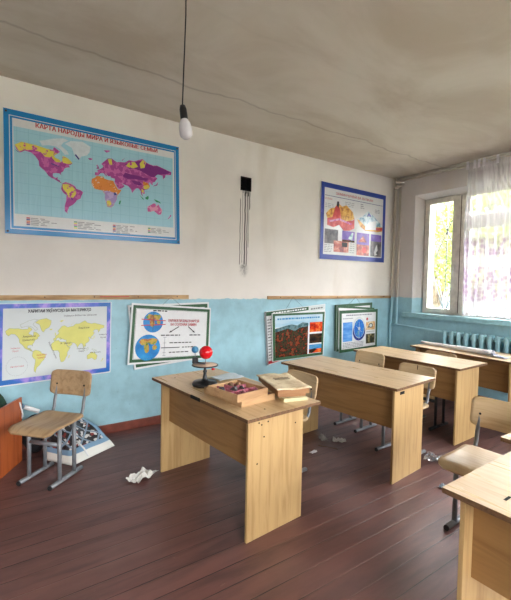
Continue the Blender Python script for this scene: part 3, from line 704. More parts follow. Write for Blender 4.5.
lands(p, [[(60,66),(82,72),(104,76),(114,73),(130,71),(140,72),(160,69),(176,66),(162,61),(150,60),(140,58),(134,53),(126,52),(112,56),(98,60),(84,62),(70,60)], [(60,52),(76,50),(92,50),(104,48),(118,48),(112,42),(96,42),(80,42),(66,40),(54,44)], [(75,38),(95,38),(103,33),(95,29),(82,31)]], 'map_pur', *A, 4)
lands(p, [[(96,71),(104,77),(112,74),(108,66),(98,64)], [(20,69),(29,70),(30,62),(24,60),(22,65)], [(62,64),(70,70),(84,72),(92,66),(80,62),(70,62)], [(102,30),(118,34),(121,29),(117,24),(108,22),(102,24)], [(100,22),(106,18),(104,12),(100,14)]], 'map_yel', *A, 5)
lands(p, [[(104,40),(116,38),(120,32),(112,30),(104,32)]], 'map_ora', *A, 5)
lands(p, [[(9,3),(18,5),(30,3),(42,0),(39,-6),(40,-14),(34,-24),(30,-30),(26,-33),(18,-33),(14,-22),(12,-12),(13,-4)]], 'map_lil', *A, 4)
lands(p, [[(16,-20),(24,-18),(28,-26),(22,-32),(18,-32)]], 'map_yel', *A, 5)
lands(p, [[(-168,60),(-158,55),(-164,57)], [(-52,66),(-44,60),(-42,62),(-50,68)], [(-100,47),(-84,43),(-84,42),(-100,45)], [(-62,-20),(-56,-28),(-60,-27)], [(34,-4),(40,-2),(36,4),(33,2)]], 'map_navy', *A, 6)
for i, (u, n_) in enumerate(((0.12, 5), (0.36, 5), (0.58, 6), (0.80, 4))):
    for k in range(n_):
        v = 0.862+k*0.0135
        p.rect(u-0.02, v-0.005, u-0.003, v+0.005, ('ink_red', 'map_mag', 'map_navy', 'map_grn', 'map_ora', 'map_yel')[(k*2+i*3) % 6], 3); p.dashes(u, u+0.07+0.03*((k+i) % 3), v, 'ink_grey', 0.006, k+i)
p.done()
for u, v in ((0.012, 0.02), (0.988, 0.02), (0.012, 0.98), (0.988, 0.98)):
    MB().lathe([(0, -0.006), (0.008, -0.005), (0.009, 0)], n=10, M=Matrix.Rotation(-PI/2, 4, 'X')).build('nail', M['nail'], p.root, p.P(u, v, 0))

# 2 oceans and continents map
p = Poster('world_map', 'pale world map with yellow continents and blue-violet border, behind the left chair', 'map', [(-5.285, 1.293), (-4.352, 1.297), (-4.360, 0.607), (-5.300, 0.580)], 0.024, 0.010, ('white_edge',))
p.rect(0.004, 0.006, 0.992, 0.985, 'blue_violet', 1); p.rect(0.045, 0.06, 0.955, 0.925, 'map2_bg', 2)
p.text('ХАРИТАИ УҚЁНУСҲО ВА МАТЕРИКҲО', 0.52, 0.098, 0.028, 'ink', 4, width=0.52, bold=0.0015)
A = (0.065, 0.93, 0.20, 0.875)
GR = [k for k in LANDS if k not in ('bo', 'su', 'ng', 'arctic')]
lands(p, GR, 'land_yel', *A, 3)
for nm in ('na', 'eu', 'af', 'sa', 'au', 'gr', 'arctic', 'bo', 'ng', 'su'):
    T, B = mil(83), mil(-55); q = [(A[0]+(lo+168)/347*(A[1]-A[0]), A[2]+(T-mil(la))/(T-B)*(A[3]-A[2])) for lo, la in LANDS[nm]]
    for a, b_ in zip(q, q[1:]+q[:1]): p.line(a, b_, 0.0022, 'land_line', 4)
for tx, u, v, h_, mm in (('Уқёнуси Яхбастаи Шимолӣ', 0.70, 0.17, 0.016, 'ink'), ('Евразия', 0.735, 0.34, 0.018, 'ink'), ('Африка', 0.565, 0.53, 0.017, 'ink'), ('Амрикои', 0.255, 0.41, 0.017, 'ink'), ('Шимолӣ', 0.25, 0.455, 0.017, 'ink'), ('Амрикои', 0.36, 0.655, 0.014, 'ink_red'), ('Ҷанубӣ', 0.36, 0.69, 0.014, 'ink_red'), ('Уқёнуси', 0.92, 0.45, 0.014, 'ink'), ('Ором', 0.92, 0.49, 0.014, 'ink'), ('Уқёнуси', 0.71, 0.62, 0.014, 'ink'), ('Ҳинд', 0.71, 0.655, 0.014, 'ink'), ('Австралия', 0.845, 0.69, 0.014, 'ink'), ('Уқёнуси', 0.145, 0.545, 0.013, 'ink_red'), ('Ором', 0.145, 0.58, 0.013, 'ink_red'), ('Антарктида', 0.16, 0.77, 0.013, 'ink_red')):
    p.text(tx, u, v, h_, mm, 5)
p.text('Уқёнуси Атлантик', 0.455, 0.61, 0.014, 'ink', 5, rot=-math.radians(68))
for i in range(36):
    a, b_ = 2*PI*i/36, 2*PI*(i+0.6)/36; R = 0.085
    p.line((0.16+R*math.cos(a), 0.77+R*1.36*math.sin(a)), (0.16+R*math.cos(b_), 0.77+R*1.36*math.sin(b_)), 0.002, 'ink_grey', 4)
p.done()

def string(p, u1, u2, apex, v=0.02):
    a = p.P(u1, v, -0.006); b_ = p.P(u2, v, -0.006); c = Vector((apex[0]-p.c[0], -0.028-p.c[1], apex[1]-p.c[2]))
    MB().tube([a, c, b_], 0.0016, 5).build('hanging_string', M['string'], p.root)
GRP = 'school wall posters hung in stacks'
# 3 earth motion posters
p = Poster('wall_poster', 'green-framed poster mostly hidden behind the one with two globes', 'poster', [(-4.195, 1.262), (-3.288, 1.285), (-3.30, 0.66), (-4.125, 0.606)], 0.030, 0.010, ('white_edge',))
p.frame(0.02, 0.03, 0.98, 0.97, 0.035, 'green', 1); p.done(); 
p = Poster('wall_poster', 'white poster with green frame, two globes and red title', 'poster', [(-4.162, 1.287), (-3.276, 1.219), (-3.293, 0.644), (-4.204, 0.669)], 0.056, 0.012, ('white_edge',))
string(p, 0.35, 0.62, (-3.74, 1.345))
p.frame(0.018, 0.03, 0.985, 0.97, 0.036, 'green', 1); p.frame(0.05, 0.08, 0.95, 0.92, 0.004, 'white_edge', 2)
M['globe_sea'] = ramp_mat('globe_ocean', 6, [(0.35, rgb(22, 110, 180)), (0.55, rgb(34, 140, 206)), (0.7, rgb(60, 160, 214))], 0.35)
M['globe_land'] = ramp_mat('globe_land', 16, [(0.36, rgb(60, 130, 60)), (0.48, rgb(196, 170, 70)), (0.58, rgb(170, 96, 60)), (0.7, rgb(90, 140, 70))], 0.35)
M['globe_blue'] = ramp_mat('globe_diagram_blue', 14, [(0.40, rgb(20, 96, 190)), (0.56, rgb(30, 120, 206)), (0.66, rgb(150, 190, 110))], 0.35)
def globe(p, u, v, r, seed, kx=1.0):
    p.ell(u, v, r, 'globe_sea', 2); rr = random.Random(seed); k = p.w/p.h
    for (a, b_, ru, rv) in ((-0.35, -0.45, 0.42, 0.3), (0.35, -0.5, 0.45, 0.28), (-0.1, 0.05, 0.24, 0.42), (0.55, 0.0, 0.2, 0.22)):
        pts = []
        for i in range(14):
            q = 2*PI*i/14; f = rr.uniform(0.75, 1.1); X = a+ru*f*math.cos(q); Y = b_+rv*f*math.sin(q); l = math.hypot(X, Y)
            if l > 0.97: X *= 0.97/l; Y *= 0.97/l
            pts.append((u+r*X, v+r*k*Y))
        p.poly(pts, 'globe_land', 3)
globe(p, 0.26, 0.30, 0.118, 3); globe(p, 0.215, 0.73, 0.145, 7)
for dv in (-0.045, 0.06): p.line((0.12, 0.30+dv), (0.41, 0.30+dv*0.6), 0.008, 'ink_red', 5)
p.line((0.26, 0.12), (0.26, 0.46), 0.004, 'ink', 5)
p.dashes(0.25, 0.42, 0.105, 'ink', 0.012, 1)
p.text('ҲАРАКАТИ ШАБОНАРӮЗӢ', 0.64, 0.265, 0.030, 'ink_red', 3, width=0.36, bold=0.001); p.text('ВА СОЛОНАИ ЗАМИН', 0.64, 0.33, 0.030, 'ink_red', 3, width=0.30, bold=0.001)
for a, b_ in (((0.58, 0.37), (0.47, 0.47)), ((0.70, 0.37), (0.78, 0.47))):
    p.line(a, b_, 0.009, 'ink', 4); d = Vector((b_[0]-a[0], b_[1]-a[1])).normalized()*0.035
    p.poly([(b_[0]+d.x*0.5, b_[1]+d.y*0.5), (b_[0]-d.x*0.6-d.y*0.4, b_[1]-d.y*0.6+d.x*0.5), (b_[0]-d.x*0.6+d.y*0.4, b_[1]-d.y*0.6-d.x*0.5)], 'ink', 4)
p.dashes(0.36, 0.60, 0.525, 'ink', 0.011, 2); p.dashes(0.72, 0.88, 0.525, 'ink', 0.011, 3)
p.dashes(0.47, 0.75, 0.66, 'ink', 0.010, 4); p.line((0.37, 0.745), (0.60, 0.745), 0.008, 'ink', 4); p.dashes(0.63, 0.80, 0.745, 'ink', 0.010, 5); p.dashes(0.47, 0.73, 0.83, 'ink', 0.010, 6)
p.line((0.41, 0.56), (0.41, 0.88), 0.004, 'ink_grey', 4)
for v in (0.56, 0.66, 0.83, 0.88): p.line((0.39, v), (0.43, v), 0.004, 'ink_grey', 4)
p.done()
# 4 landscape posters
p = Poster('wall_poster', 'tilted grey-white poster with green title strip, behind the red mountains poster', 'poster', [(-2.51, 1.155), (-1.478, 1.238), (-1.50, 0.62), (-2.455, 0.480)], 0.030, 0.012, ('white_edge',))
p.rect(0.0, 0.0, 0.02, 1, 'grey_edge', 1); p.rect(0.02, 0.01, 0.70, 0.085, 'green', 1); p.dashes(0.12, 0.66, 0.047, 'white_edge', 0.018, 3); p.rect(0.70, 0.01, 0.99, 0.12, 'map2_bg', 1); p.dashes(0.74, 0.96, 0.07, 'grey_edge', 0.02, 5)
for k in range(14): p.dashes(0.03, 0.10, 0.16+k*0.055, 'grey_edge' if k % 3 else 'ink', 0.012, k)
p.rect(0.02, 0.93, 0.2, 0.985, 'ink_red', 2)
string(p, 0.32, 0.62, (-2.06, 1.335)); p.done()
M['sky_print'] = ramp_mat('printed_sky', 3, [(0.3, rgb(140, 190, 214)), (0.7, rgb(214, 230, 236))], 0.25, (0.5, 1, 3))
M['hills_print'] = ramp_mat('printed_dark_forest', 13, [(0.32, rgb(30, 30, 26)), (0.40, rgb(90, 44, 32)), (0.46, rgb(52, 66, 44)), (0.52, rgb(40, 30, 28)), (0.58, rgb(150, 62, 38)), (0.64, rgb(60, 74, 50)), (0.74, rgb(180, 110, 70))], 0.22, (1, 1, 1.2), 8)
M['ridge_print'] = ramp_mat('printed_blue_ridge', 12, [(0.4, rgb(60, 96, 100)), (0.52, rgb(110, 140, 146)), (0.66, rgb(50, 62, 52))], 0.22)
M['fire_print'] = ramp_mat('printed_red_rock', 10, [(0.35, rgb(130, 28, 16)), (0.5, rgb(214, 60, 26)), (0.62, rgb(230, 130, 60)), (0.75, rgb(90, 30, 24))], 0.22, (1, 1, 1.2), 6)
M['dusk_print'] = ramp_mat('printed_dusk', 9, [(0.4, rgb(26, 26, 28)), (0.55, rgb(64, 50, 36)), (0.7, rgb(120, 60, 30))], 0.22, (0.6, 1, 2), 6)
M['lake_print'] = ramp_mat('printed_lake', 8, [(0.35, rgb(30, 110, 180)), (0.55, rgb(90, 160, 206)), (0.7, rgb(40, 40, 60))], 0.22, (0.5, 1, 2), 5)
p = Poster('wall_poster', 'green-framed poster of dark red and green mountains under blue sky', 'poster', [(-2.420, 1.134), (-1.500, 1.138), (-1.520, 0.535), (-2.396, 0.526)], 0.058, 0.014, ('white_edge',))
p.rect(0.01, 0.01, 0.985, 0.99, 'green', 1); p.rect(0.05, 0.055, 0.945, 0.93, 'white_edge', 2); p.rect(0.05, 0.055, 0.945, 0.30, 'sky_print', 3)
p.dashes(0.09, 0.90, 0.125, 'lake_print', 0.020, 9, 4)
p.poly([(0.05, 0.32), (0.15, 0.30), (0.25, 0.27), (0.35, 0.25), (0.45, 0.28), (0.55, 0.22), (0.66, 0.24), (0.66, 0.93), (0.05, 0.93)], 'hills_print', 4)
p.poly([(0.05, 0.32), (0.15, 0.30), (0.25, 0.27), (0.35, 0.25), (0.45, 0.28), (0.55, 0.22), (0.66, 0.24), (0.66, 0.31), (0.50, 0.33), (0.40, 0.40), (0.28, 0.33), (0.05, 0.40)], 'ridge_print', 5)
p.rect(0.69, 0.23, 0.945, 0.45, 'fire_print', 4); p.rect(0.69, 0.49, 0.945, 0.70, 'dusk_print', 4); p.rect(0.69, 0.73, 0.945, 0.83, 'lake_print', 4); p.rect(0.69, 0.83, 0.945, 0.92, 'fire_print', 4)
p.poly([(0.69, 0.90), (0.69, 0.84), (0.80, 0.82), (0.86, 0.84), (0.75, 0.92)], 'dusk_print', 5)
p.done()
# 5 diagram posters
p = Poster('wall_poster', 'rearmost green-edged poster of the stack nearest the corner pipes', 'poster', [(-1.285, 1.222), (-0.485, 1.248), (-0.52, 0.66), (-1.27, 0.565)], 0.026, 0.008, ('grey_edge',))
p.frame(0.0, 0.0, 1, 1, 0.04, 'green', 1); p.rect(0.06, 0.07, 0.94, 0.9, 'white_edge', 1); string(p, 0.35, 0.68, (-0.86, 1.33)); p.done()
p = Poster('wall_poster', 'middle poster of the corner stack, its white top strip showing', 'poster', [(-1.262, 1.215), (-0.455, 1.165), (-0.46, 0.60), (-1.255, 0.555)], 0.044, 0.010, ('white_edge',))
p.frame(0.0, 0.0, 1, 1, 0.03, 'green', 1); p.done()
M['photo_ora'] = ramp_mat('printed_orange_photo', 16, [(0.4, rgb(214, 150, 70)), (0.55, rgb(240, 220, 180)), (0.66, rgb(60, 50, 44))], 0.3)
M['photo_drk'] = ramp_mat('printed_dark_photo', 16, [(0.4, rgb(40, 46, 34)), (0.55, rgb(90, 84, 50)), (0.68, rgb(214, 200, 150))], 0.3)
M['photo_blu'] = ramp_mat('printed_blue_photo', 7, [(0.35, rgb(40, 120, 210)), (0.6, rgb(110, 170, 230)), (0.75, rgb(200, 216, 236))], 0.3, (0.5, 1, 3))
p = Poster('wall_poster', 'green-framed poster with a tall blue oval diagram and small photographs', 'poster', [(-1.228, 1.142), (-0.402, 1.148), (-0.398, 0.555), (-1.212, 0.535)], 0.064, 0.014, ('white_edge',))
p.rect(0.0, 0.0, 1, 1, 'green', 1); p.rect(0.05, 0.075, 0.95, 0.93, 'white_edge', 2)
p.dashes(0.16, 0.84, 0.125, 'ink_grey', 0.016, 1); p.dashes(0.08, 0.33, 0.20, 'ink_grey', 0.010, 2)
p.rect(0.08, 0.29, 0.32, 0.75, 'photo_blu', 3)
p.ell(0.495, 0.46, 0.17, 'map2_bg', 3, 1.25); p.ell(0.495, 0.53, 0.165, 'map_navy', 4, 1.02); p.ell(0.495, 0.455, 0.145, 'white_edge', 5, 1.22); p.ell(0.495, 0.46, 0.135, 'globe_blue', 6, 1.25)
p.line((0.495, 0.3), (0.495, 0.72), 0.006, 'map2_bg', 7); p.line((0.42, 0.4), (0.57, 0.56), 0.005, 'map2_bg', 7); p.ell(0.495, 0.46, 0.03, 'map2_bg', 7)
p.ell(0.71, 0.24, 0.026, 'ink_red', 3); p.rect(0.685, 0.31, 0.93, 0.52, 'photo_ora', 3); p.rect(0.685, 0.62, 0.93, 0.86, 'photo_drk', 3)
p.ell(0.81, 0.41, 0.06, 'ink', 4, 0.7); p.ell(0.81, 0.41, 0.042, 'map2_bg', 5, 0.7); p.dashes(0.70, 0.92, 0.565, 'ink_grey', 0.01, 4)
for k in range(4): p.dashes(0.08, 0.62, 0.79+k*0.035, 'ink_grey', 0.009, k)
p.done()
# 6 volcano poster
M['lava'] = ramp_mat('printed_lava', 9, [(0.35, rgb(186, 40, 44)), (0.55, rgb(216, 70, 66)), (0.7, rgb(236, 130, 120))], 0.3)
M['crust'] = ramp_mat('printed_crust', 16, [(0.38, rgb(176, 104, 40)), (0.5, rgb(224, 166, 66)), (0.65, rgb(240, 200, 110))], 0.3)
M['ice_mt'] = ramp_mat('printed_ice_mountain', 14, [(0.4, rgb(110, 160, 180)), (0.5, rgb(190, 216, 224)), (0.62, rgb(220, 230, 232))], 0.3)
M['smoke_ph'] = ramp_mat('printed_smoke', 9, [(0.35, rgb(54, 58, 62)), (0.6, rgb(126, 120, 124)), (0.75, rgb(170, 160, 166))], 0.3)
M['violet_ph'] = ramp_mat('printed_violet_sky', 6, [(0.35, rgb(96, 70, 170)), (0.6, rgb(140, 110, 200)), (0.75, rgb(60, 60, 130))], 0.3)
M['glow_ph'] = ramp_mat('printed_glow', 10, [(0.35, rgb(120, 60, 70)), (0.52, rgb(196, 100, 84)), (0.7, rgb(230, 190, 170))], 0.3)
p = Poster('wall_poster', 'blue-framed poster with a red volcano cutaway, high beside the corner', 'poster', [(-1.595, 2.905), (-0.231, 2.897), (-0.231, 1.866), (-1.600, 1.857)], 0.018, 0.012, ('white_edge',))
p.rect(0, 0, 1, 1, 'blue_navy', 1); p.rect(0.045, 0.065, 0.955, 0.935, 'map_white', 2)
p.text('ЗАМИНҶУНБӢ ВА ВУЛКАН', 0.49, 0.118, 0.036, 'ink_red', 4, width=0.78, bold=0.001); p.line((0.05, 0.165), (0.95, 0.165), 0.006, 'map_navy', 3)
p.text('ВУЛКАН', 0.105, 0.205, 0.026, 'ink_red', 4, width=0.13)
p.poly([(0.07, 0.40), (0.13, 0.33), (0.19, 0.31), (0.24, 0.24), (0.30, 0.28), (0.36, 0.25), (0.46, 0.33), (0.49, 0.42), (0.45, 0.44), (0.30, 0.50), (0.25, 0.38), (0.16, 0.46), (0.09, 0.46)], 'crust', 4)
p.poly([(0.09, 0.46), (0.16, 0.44), (0.20, 0.30), (0.23, 0.26), (0.26, 0.30), (0.30, 0.48), (0.47, 0.44), (0.49, 0.42), (0.49, 0.55), (0.42, 0.59), (0.33, 0.60), (0.26, 0.53), (0.18, 0.57), (0.09, 0.55)], 'lava', 5)
p.poly([(0.215, 0.27), (0.225, 0.22), (0.25, 0.22), (0.255, 0.27), (0.24, 0.31)], 'ink', 6)
p.poly([(0.11, 0.49), (0.26, 0.44), (0.45, 0.49), (0.44, 0.51), (0.26, 0.47), (0.12, 0.51)], 'map_pnk', 6)
p.poly([(0.53, 0.42), (0.62, 0.36), (0.70, 0.28), (0.75, 0.30), (0.84, 0.37), (0.95, 0.46), (0.95, 0.49), (0.85, 0.50), (0.60, 0.50)], 'ice_mt', 4)
p.poly([(0.53, 0.42), (0.56, 0.42), (0.66, 0.50), (0.95, 0.48), (0.95, 0.54), (0.86, 0.56), (0.66, 0.56), (0.58, 0.51)], 'crust', 5); p.poly([(0.84, 0.50), (0.95, 0.49), (0.95, 0.53), (0.84, 0.54)], 'lava', 6)
p.poly([(0.66, 0.50), (0.72, 0.43), (0.84, 0.40), (0.84, 0.53), (0.66, 0.55)], 'map_white', 6); p.poly([(0.68, 0.36), (0.71, 0.30), (0.75, 0.32), (0.76, 0.36), (0.72, 0.35)], 'map_navy', 6)
p.rect(0.06, 0.60, 0.25, 0.79, 'smoke_ph', 4); p.rect(0.31, 0.60, 0.50, 0.745, 'violet_ph', 4); p.rect(0.19, 0.745, 0.41, 0.895, 'glow_ph', 5); p.rect(0.31, 0.72, 0.50, 0.75, 'hills_print', 5)
p.poly([(0.40, 0.70), (0.46, 0.61), (0.48, 0.62), (0.46, 0.72)], 'ice_mt', 6); p.rect(0.31, 0.76, 0.39, 0.82, 'ink', 6)
p.rect(0.535, 0.60, 0.735, 0.765, 'violet_ph', 4); p.rect(0.535, 0.765, 0.735, 0.92, 'glow_ph', 4); p.poly([(0.56, 0.73), (0.63, 0.64), (0.70, 0.73)], 'glow_ph', 5); p.ell(0.66, 0.84, 0.035, 'lava', 5)
p.rect(0.76, 0.60, 0.94, 0.92, 'smoke_ph', 4); p.rect(0.76, 0.60, 0.94, 0.70, 'violet_ph', 5); p.poly([(0.85, 0.76), (0.87, 0.75), (0.88, 0.83), (0.85, 0.87), (0.88, 0.89), (0.83, 0.91), (0.82, 0.86)], 'map_white', 6)
for k in range(5): p.dashes(0.06, 0.17, 0.81+k*0.022, 'ink_grey', 0.008, k); p.dashes(0.43, 0.50, 0.77+k*0.03, 'ink_grey', 0.008, k+9)
for k in range(3): p.dashes(0.06, 0.18, 0.27+k*0.022, 'ink_grey', 0.006, k+3); p.dashes(0.34, 0.48, 0.21+k*0.025, 'ink_grey', 0.006, k+6); p.dashes(0.58, 0.64, 0.20+k*0.025, 'ink_grey', 0.010, k+2); p.dashes(0.82, 0.90, 0.24+k*0.02, 'ink_grey', 0.008, k+2)
p.done()

# ---------------------------------------------------------------- on the nearest desk
ZT = 0.7505
tl = thing('tellurion', 'small planet model with red ball, blue ball and black round base on the nearest desk', 'planet model', (-4.048, -1.425, ZT))
MB().lathe([(0, 0), (0.088, 0), (0.092, 0.008), (0.090, 0.022), (0.082, 0.030), (0.03, 0.036), (0.018, 0.05), (0.011, 0.09), (0.016, 0.105), (0.01, 0.115), (0.01, 0.14), (0, 0.14)]).build('base', M['black'], tl)
dk = MB().lathe([(0, 0.138), (0.03, 0.138), (0.095, 0.146), (0.098, 0.150), (0.096, 0.153), (0, 0.153)]).build('dial', M['black'], tl)
MB().lathe([(0.0, 0.1535), (0.088, 0.1535), (0.088, 0.1545), (0, 0.1545)]).build('dial_scale', plain('dial_paper', rgb(196, 170, 148), 0.5), dk)
MB().tube([(0, 0, 0.15), (0.005, -0.003, 0.20)], 0.004, 8).build('sun_rod', M['steel'], tl)
def sphere(r, c, n=20):
    b_ = bmesh.new(); bmesh.ops.create_uvsphere(b_, u_segments=n, v_segments=n//2, radius=r)
    for f in b_.faces: f.smooth = True
    m = MB(); m.merge(b_, Matrix.Translation(c)); return m
sphere(0.049, (0.005, -0.003, 0.242), 28).build('sun_ball', M['red_ball'], tl)
ex = Vector((-0.06, 0.04, 0))
ar = MB().tube([(0, 0, 0.158), (ex.x, ex.y, 0.170)], 0.006, 8).build('arm', M['black'], tl)
MB().box(ex.x-0.018, ex.x+0.018, ex.y-0.014, ex.y+0.014, 0.16, 0.205, bev=.003).build('gear_box', M['black'], tl)
MB().tube([(ex.x, ex.y, 0.2), (ex.x-0.002, ex.y, 0.26)], 0.003, 6).build('earth_rod', M['steel'], tl)
sphere(0.026, (ex.x-0.002, ex.y, 0.262)).build('earth_ball', ramp_mat('small_globe', 20, [(0.4, rgb(60, 130, 176)), (0.55, rgb(100, 160, 190)), (0.65, rgb(110, 140, 120))], 0.3), tl)
MB().lathe([(0, 0.0), (0.012, 0.002), (0.012, 0.012), (0, 0.016)], n=12).build('knob', M['red_ball'], tl, (0.035, -0.06, 0.12))

def tray(name, label, cat, c, L, W_, h, rz, mat, inner=None, lid=None):
    r = thing(name, label, cat, c, rz); t_ = 0.011
    MB().box(-L/2, L/2, -W_/2, W_/2, 0, 0.006).build('bottom', mat, r)
    for a in ((-L/2, L/2, -W_/2, -W_/2+t_), (-L/2, L/2, W_/2-t_, W_/2), (-L/2, -L/2+t_, -W_/2+t_, W_/2-t_), (L/2-t_, L/2, -W_/2+t_, W_/2-t_)):
        MB().box(*a, 0.006, h, bev=.001).build('side', mat, r)
    return r
b2 = tray('wooden_box', 'shallow wooden box with plum lining lying under the open mineral tray', 'box', (-3.982, -1.790, ZT), 0.282, 0.40, 0.040, math.radians(7), M['boxwood'])
MB().box(-0.129, 0.129, -0.188, 0.188, 0.030, 0.036).build('lining', M['plum'], b2)
tz = ZT+0.0405
tr_ = tray('mineral_tray', 'open wooden tray with pink compartments and rock samples', 'tray', (-4.037, -1.860, tz), 0.260, 0.29, 0.046, math.radians(10), M['boxwood'])
MB().box(-0.118, 0.118, -0.133, 0.133, 0.006, 0.012).build('lining', M['pink'], tr_)
for k in range(1, 3): MB().box(-0.118, 0.118, -0.133+0.28*k/3-0.002, -0.133+0.266*k/3+0.002, 0.012, 0.036).build('divider', M['pink'], tr_)
for k in range(1, 4): MB().box(-0.12+0.24*k/4-0.002, -0.12+0.24*k/4+0.002, -0.133, 0.133, 0.012, 0.036).build('divider', M['pink'], tr_)
def rock(r, seed, flat=0.7):
    b_ = bmesh.new(); bmesh.ops.create_icosphere(b_, subdivisions=2, radius=r)
    for v in b_.verts:
        k = 1+0.45*(noise.noise(v.co/r*1.3+Vector((seed*7.1, seed, 3)))); v.co *= k; v.co.z *= flat
    zmin = min(v.co.z for v in b_.verts)
    for v in b_.verts: v.co.z -= zmin
    m = MB(); m.merge(b_); return m
Rt_ = Matrix.Translation((-4.037, -1.860, tz)) @ Matrix.Rotation(math.radians(10), 4, 'Z')
rk = [('stone_dark', 'dark grey rock sample near the left corner of the open tray'), ('stone_dark', 'dark grey rock sample in the middle of the open tray'), ('stone_tan', 'tan rock sample at the back corner of the open tray'), ('stone_dark', 'dark rock sample toward the right side of the open tray'), ('stone_pink', 'rose rock sample at the front of the open tray'), ('stone_pink', 'rose rock sample at the right front of the open tray'), ('stone_tan', 'brown rock sample behind the middle of the open tray')]
for i, ((mt, lb), (a, b_, r_)) in enumerate(zip(rk, [(-0.09, 0.05, 0.021), (-0.03, 0.0, 0.024), (0.070, 0.072, 0.020), (0.035, 0.0, 0.02), (-0.03, -0.09, 0.018), (0.078, -0.085, 0.017), (0.03, 0.10, 0.022)])):
    p_ = Rt_ @ Vector((a, b_, 0.0125)); tag(rock(r_, i+1, 0.9).build('rock_sample', M[mt], None, p_, i*0.7), lb, 'rock', 'rock samples in the open tray')

rzs = -0.325
SC = Vector((-3.688, -1.888, 0))
bk = tag(MB().box(-0.085, 0.085, -0.15, 0.15, 0, 0.022, bev=.002).build('booklet', plain('pale_yellow_paper', rgb(214, 204, 160), 0.8), None, (SC.x-0.005, SC.y-0.045, ZT), rzs+0.08), 'pale yellow booklet at the bottom of the stack under the wooden boxes', 'booklet')
b3 = tray('wooden_box', 'plain wooden box in the middle of the parchment-topped stack', 'box', (SC.x+0.015, SC.y+0.02, ZT+0.0225), 0.19, 0.37, 0.026, rzs, M['boxwood_dark'])
MB().box(-0.084, 0.084, -0.172, 0.172, 0.018, 0.0262).build('lid', M['boxwood_dark'], b3)
b4 = tray('wooden_box', 'flat wooden box with stained parchment cover and faded print, top of its stack', 'box', (SC.x, SC.y+0.005, ZT+0.049), 0.215, 0.40, 0.030, rzs+0.03, M['boxwood_dark'])
t = NT('aged_parchment'); o_ = t.obj(); x, y, z = t.sep(o_); n = t.noise(o_, 14, 5, 0.65); n2 = t.noise(t.mapping(o_, (60, 160, 1)), 1, 2)
cc = t.mix(t.step(n, 0.4, 0.7), rgb(232, 216, 182), rgb(204, 178, 138)); t.col(cc).rough(0.7); t.bump(n, 0.3, 0.004); M['parchment'] = t.m
def cov(s, t_):
    return ((s-0.5)*0.240, (t_-0.5)*0.43, 0.040+0.003*math.sin(s*9+t_*4)+0.004*noise.noise(Vector((s*6, t_*8, 1))))
lidp = MB().sheet(cov, 14, 20, 0.006).build('cover', M['parchment'], b4)
m = MB(); rr = random.Random(5)
for row in range(3):
    y_ = -0.02+row*0.02
    a = -0.05
    for k in range(9):
        l = rr.uniform(0.006, 0.014); m.box(a, a+0.012, y_*1.0+0.0+rr.uniform(-.001, .001), y_+0.012*rr.uniform(0.6, 1), 0.0450, 0.0462); a += 0.0125
m.build('faded_print', plain('faded_ink', rgb(128, 112, 88), 0.8), b4, (0, 0.03, 0.0))
def wavy(s, t_): return ((s-0.5)*0.24, (t_-0.5)*0.17, 0.004+0.004*math.sin(s*6+t_*3)+0.002*math.sin(t_*11))
sp_ = MB().sheet(wavy, 14, 10, 0.0012).build('paper_sheet', plain('pale_blue_paper', rgb(204, 218, 224), 0.5, var=0.03), None, (-3.79, -1.29, ZT+0.002), 0.12)
tag(sp_, 'pale bluish sheet lying behind the open mineral tray', 'paper')

# ---------------------------------------------------------------- rolled poster on the far desk
def roll(s, t_):     # s along, t_ around: a spiral that opens toward the near end
    L_ = 0.98*s; R = 0.016+0.014*s; ang = -PI/2+t_*(2*PI*(1.45-0.25*s)); rr_ = R*(1+0.10*t_)
    return (L_, -rr_*math.cos(ang)*1.25, R*1.1+rr_*math.sin(ang)*0.95+0.001)
M['roll'] = plain('poster_back_white', rgb(238, 238, 240), 0.45, var=0.03)
rp = thing('rolled_poster', 'white rolled poster with a dark blue inner end on the desk by the radiator', 'rolled poster', (-0.60, -0.95, ZT), math.radians(-100))
MB().sheet(roll, 16, 30, 0.0012).build('roll', M['roll'], rp)
def flap(s, t_): 
    return (0.90+0.25*t_, -0.005+(s-0.5)*(0.13-0.05*t_), 0.004+0.050*(1-t_)**1.5*(0.4+0.6*(1-s))+0.004*math.sin(t_*5)**2)
MB().sheet(flap, 8, 8, 0.0015).build('curled_end', plain('dark_blue_print', rgb(52, 66, 110), 0.4, var=0.15), rp)

# ---------------------------------------------------------------- cabinet corner at the left
cabd = Vector((-0.50, -0.865, 0)).normalized()
ca = math.atan2(cabd.y, cabd.x)
M['cherry'] = wood('orange_brown_laminate', rgb(178, 92, 44), rgb(150, 70, 32), 'z', 0.35)
cb = thing('low_cabinet', 'low orange-brown laminate cabinet at the left edge, open on top', 'cabinet', (-5.126, -0.25, 0), ca)
Lc, Dc, Hc = 0.62, 0.26, 0.53    # local +X = toward the left of the photo, local -Y = toward the wall
MB().box(0, Lc, -0.016, 0, 0, Hc, bev=.001).build('front_panel', M['cherry'], cb)
MB().box(0.0, Lc, -Dc, -Dc+0.016, 0, Hc-0.03).build('back_panel', M['cherry'], cb)
MB().box(Lc-0.016, Lc, -Dc+0.016, -0.016, 0, Hc).build('side_panel', M['cherry'], cb)
MB().box(0.001, 0.017, -Dc+0.016, -0.016, 0, Hc-0.16).build('side_panel', M['cherry'], cb)
MB().box(0.017, Lc-0.016, -Dc+0.016, -0.016, 0.03, 0.046).build('bottom_panel', M['cherry'], cb)
MB().tube([(0.05, 0.008, 0.50), (0.042, 0.012, 0.46), (0.028, 0.012, 0.43), (0.018, 0.014, 0.40), (0.022, 0.012, 0.36)], 0.006, 8).build('white_tie', M['white_edge'], cb)
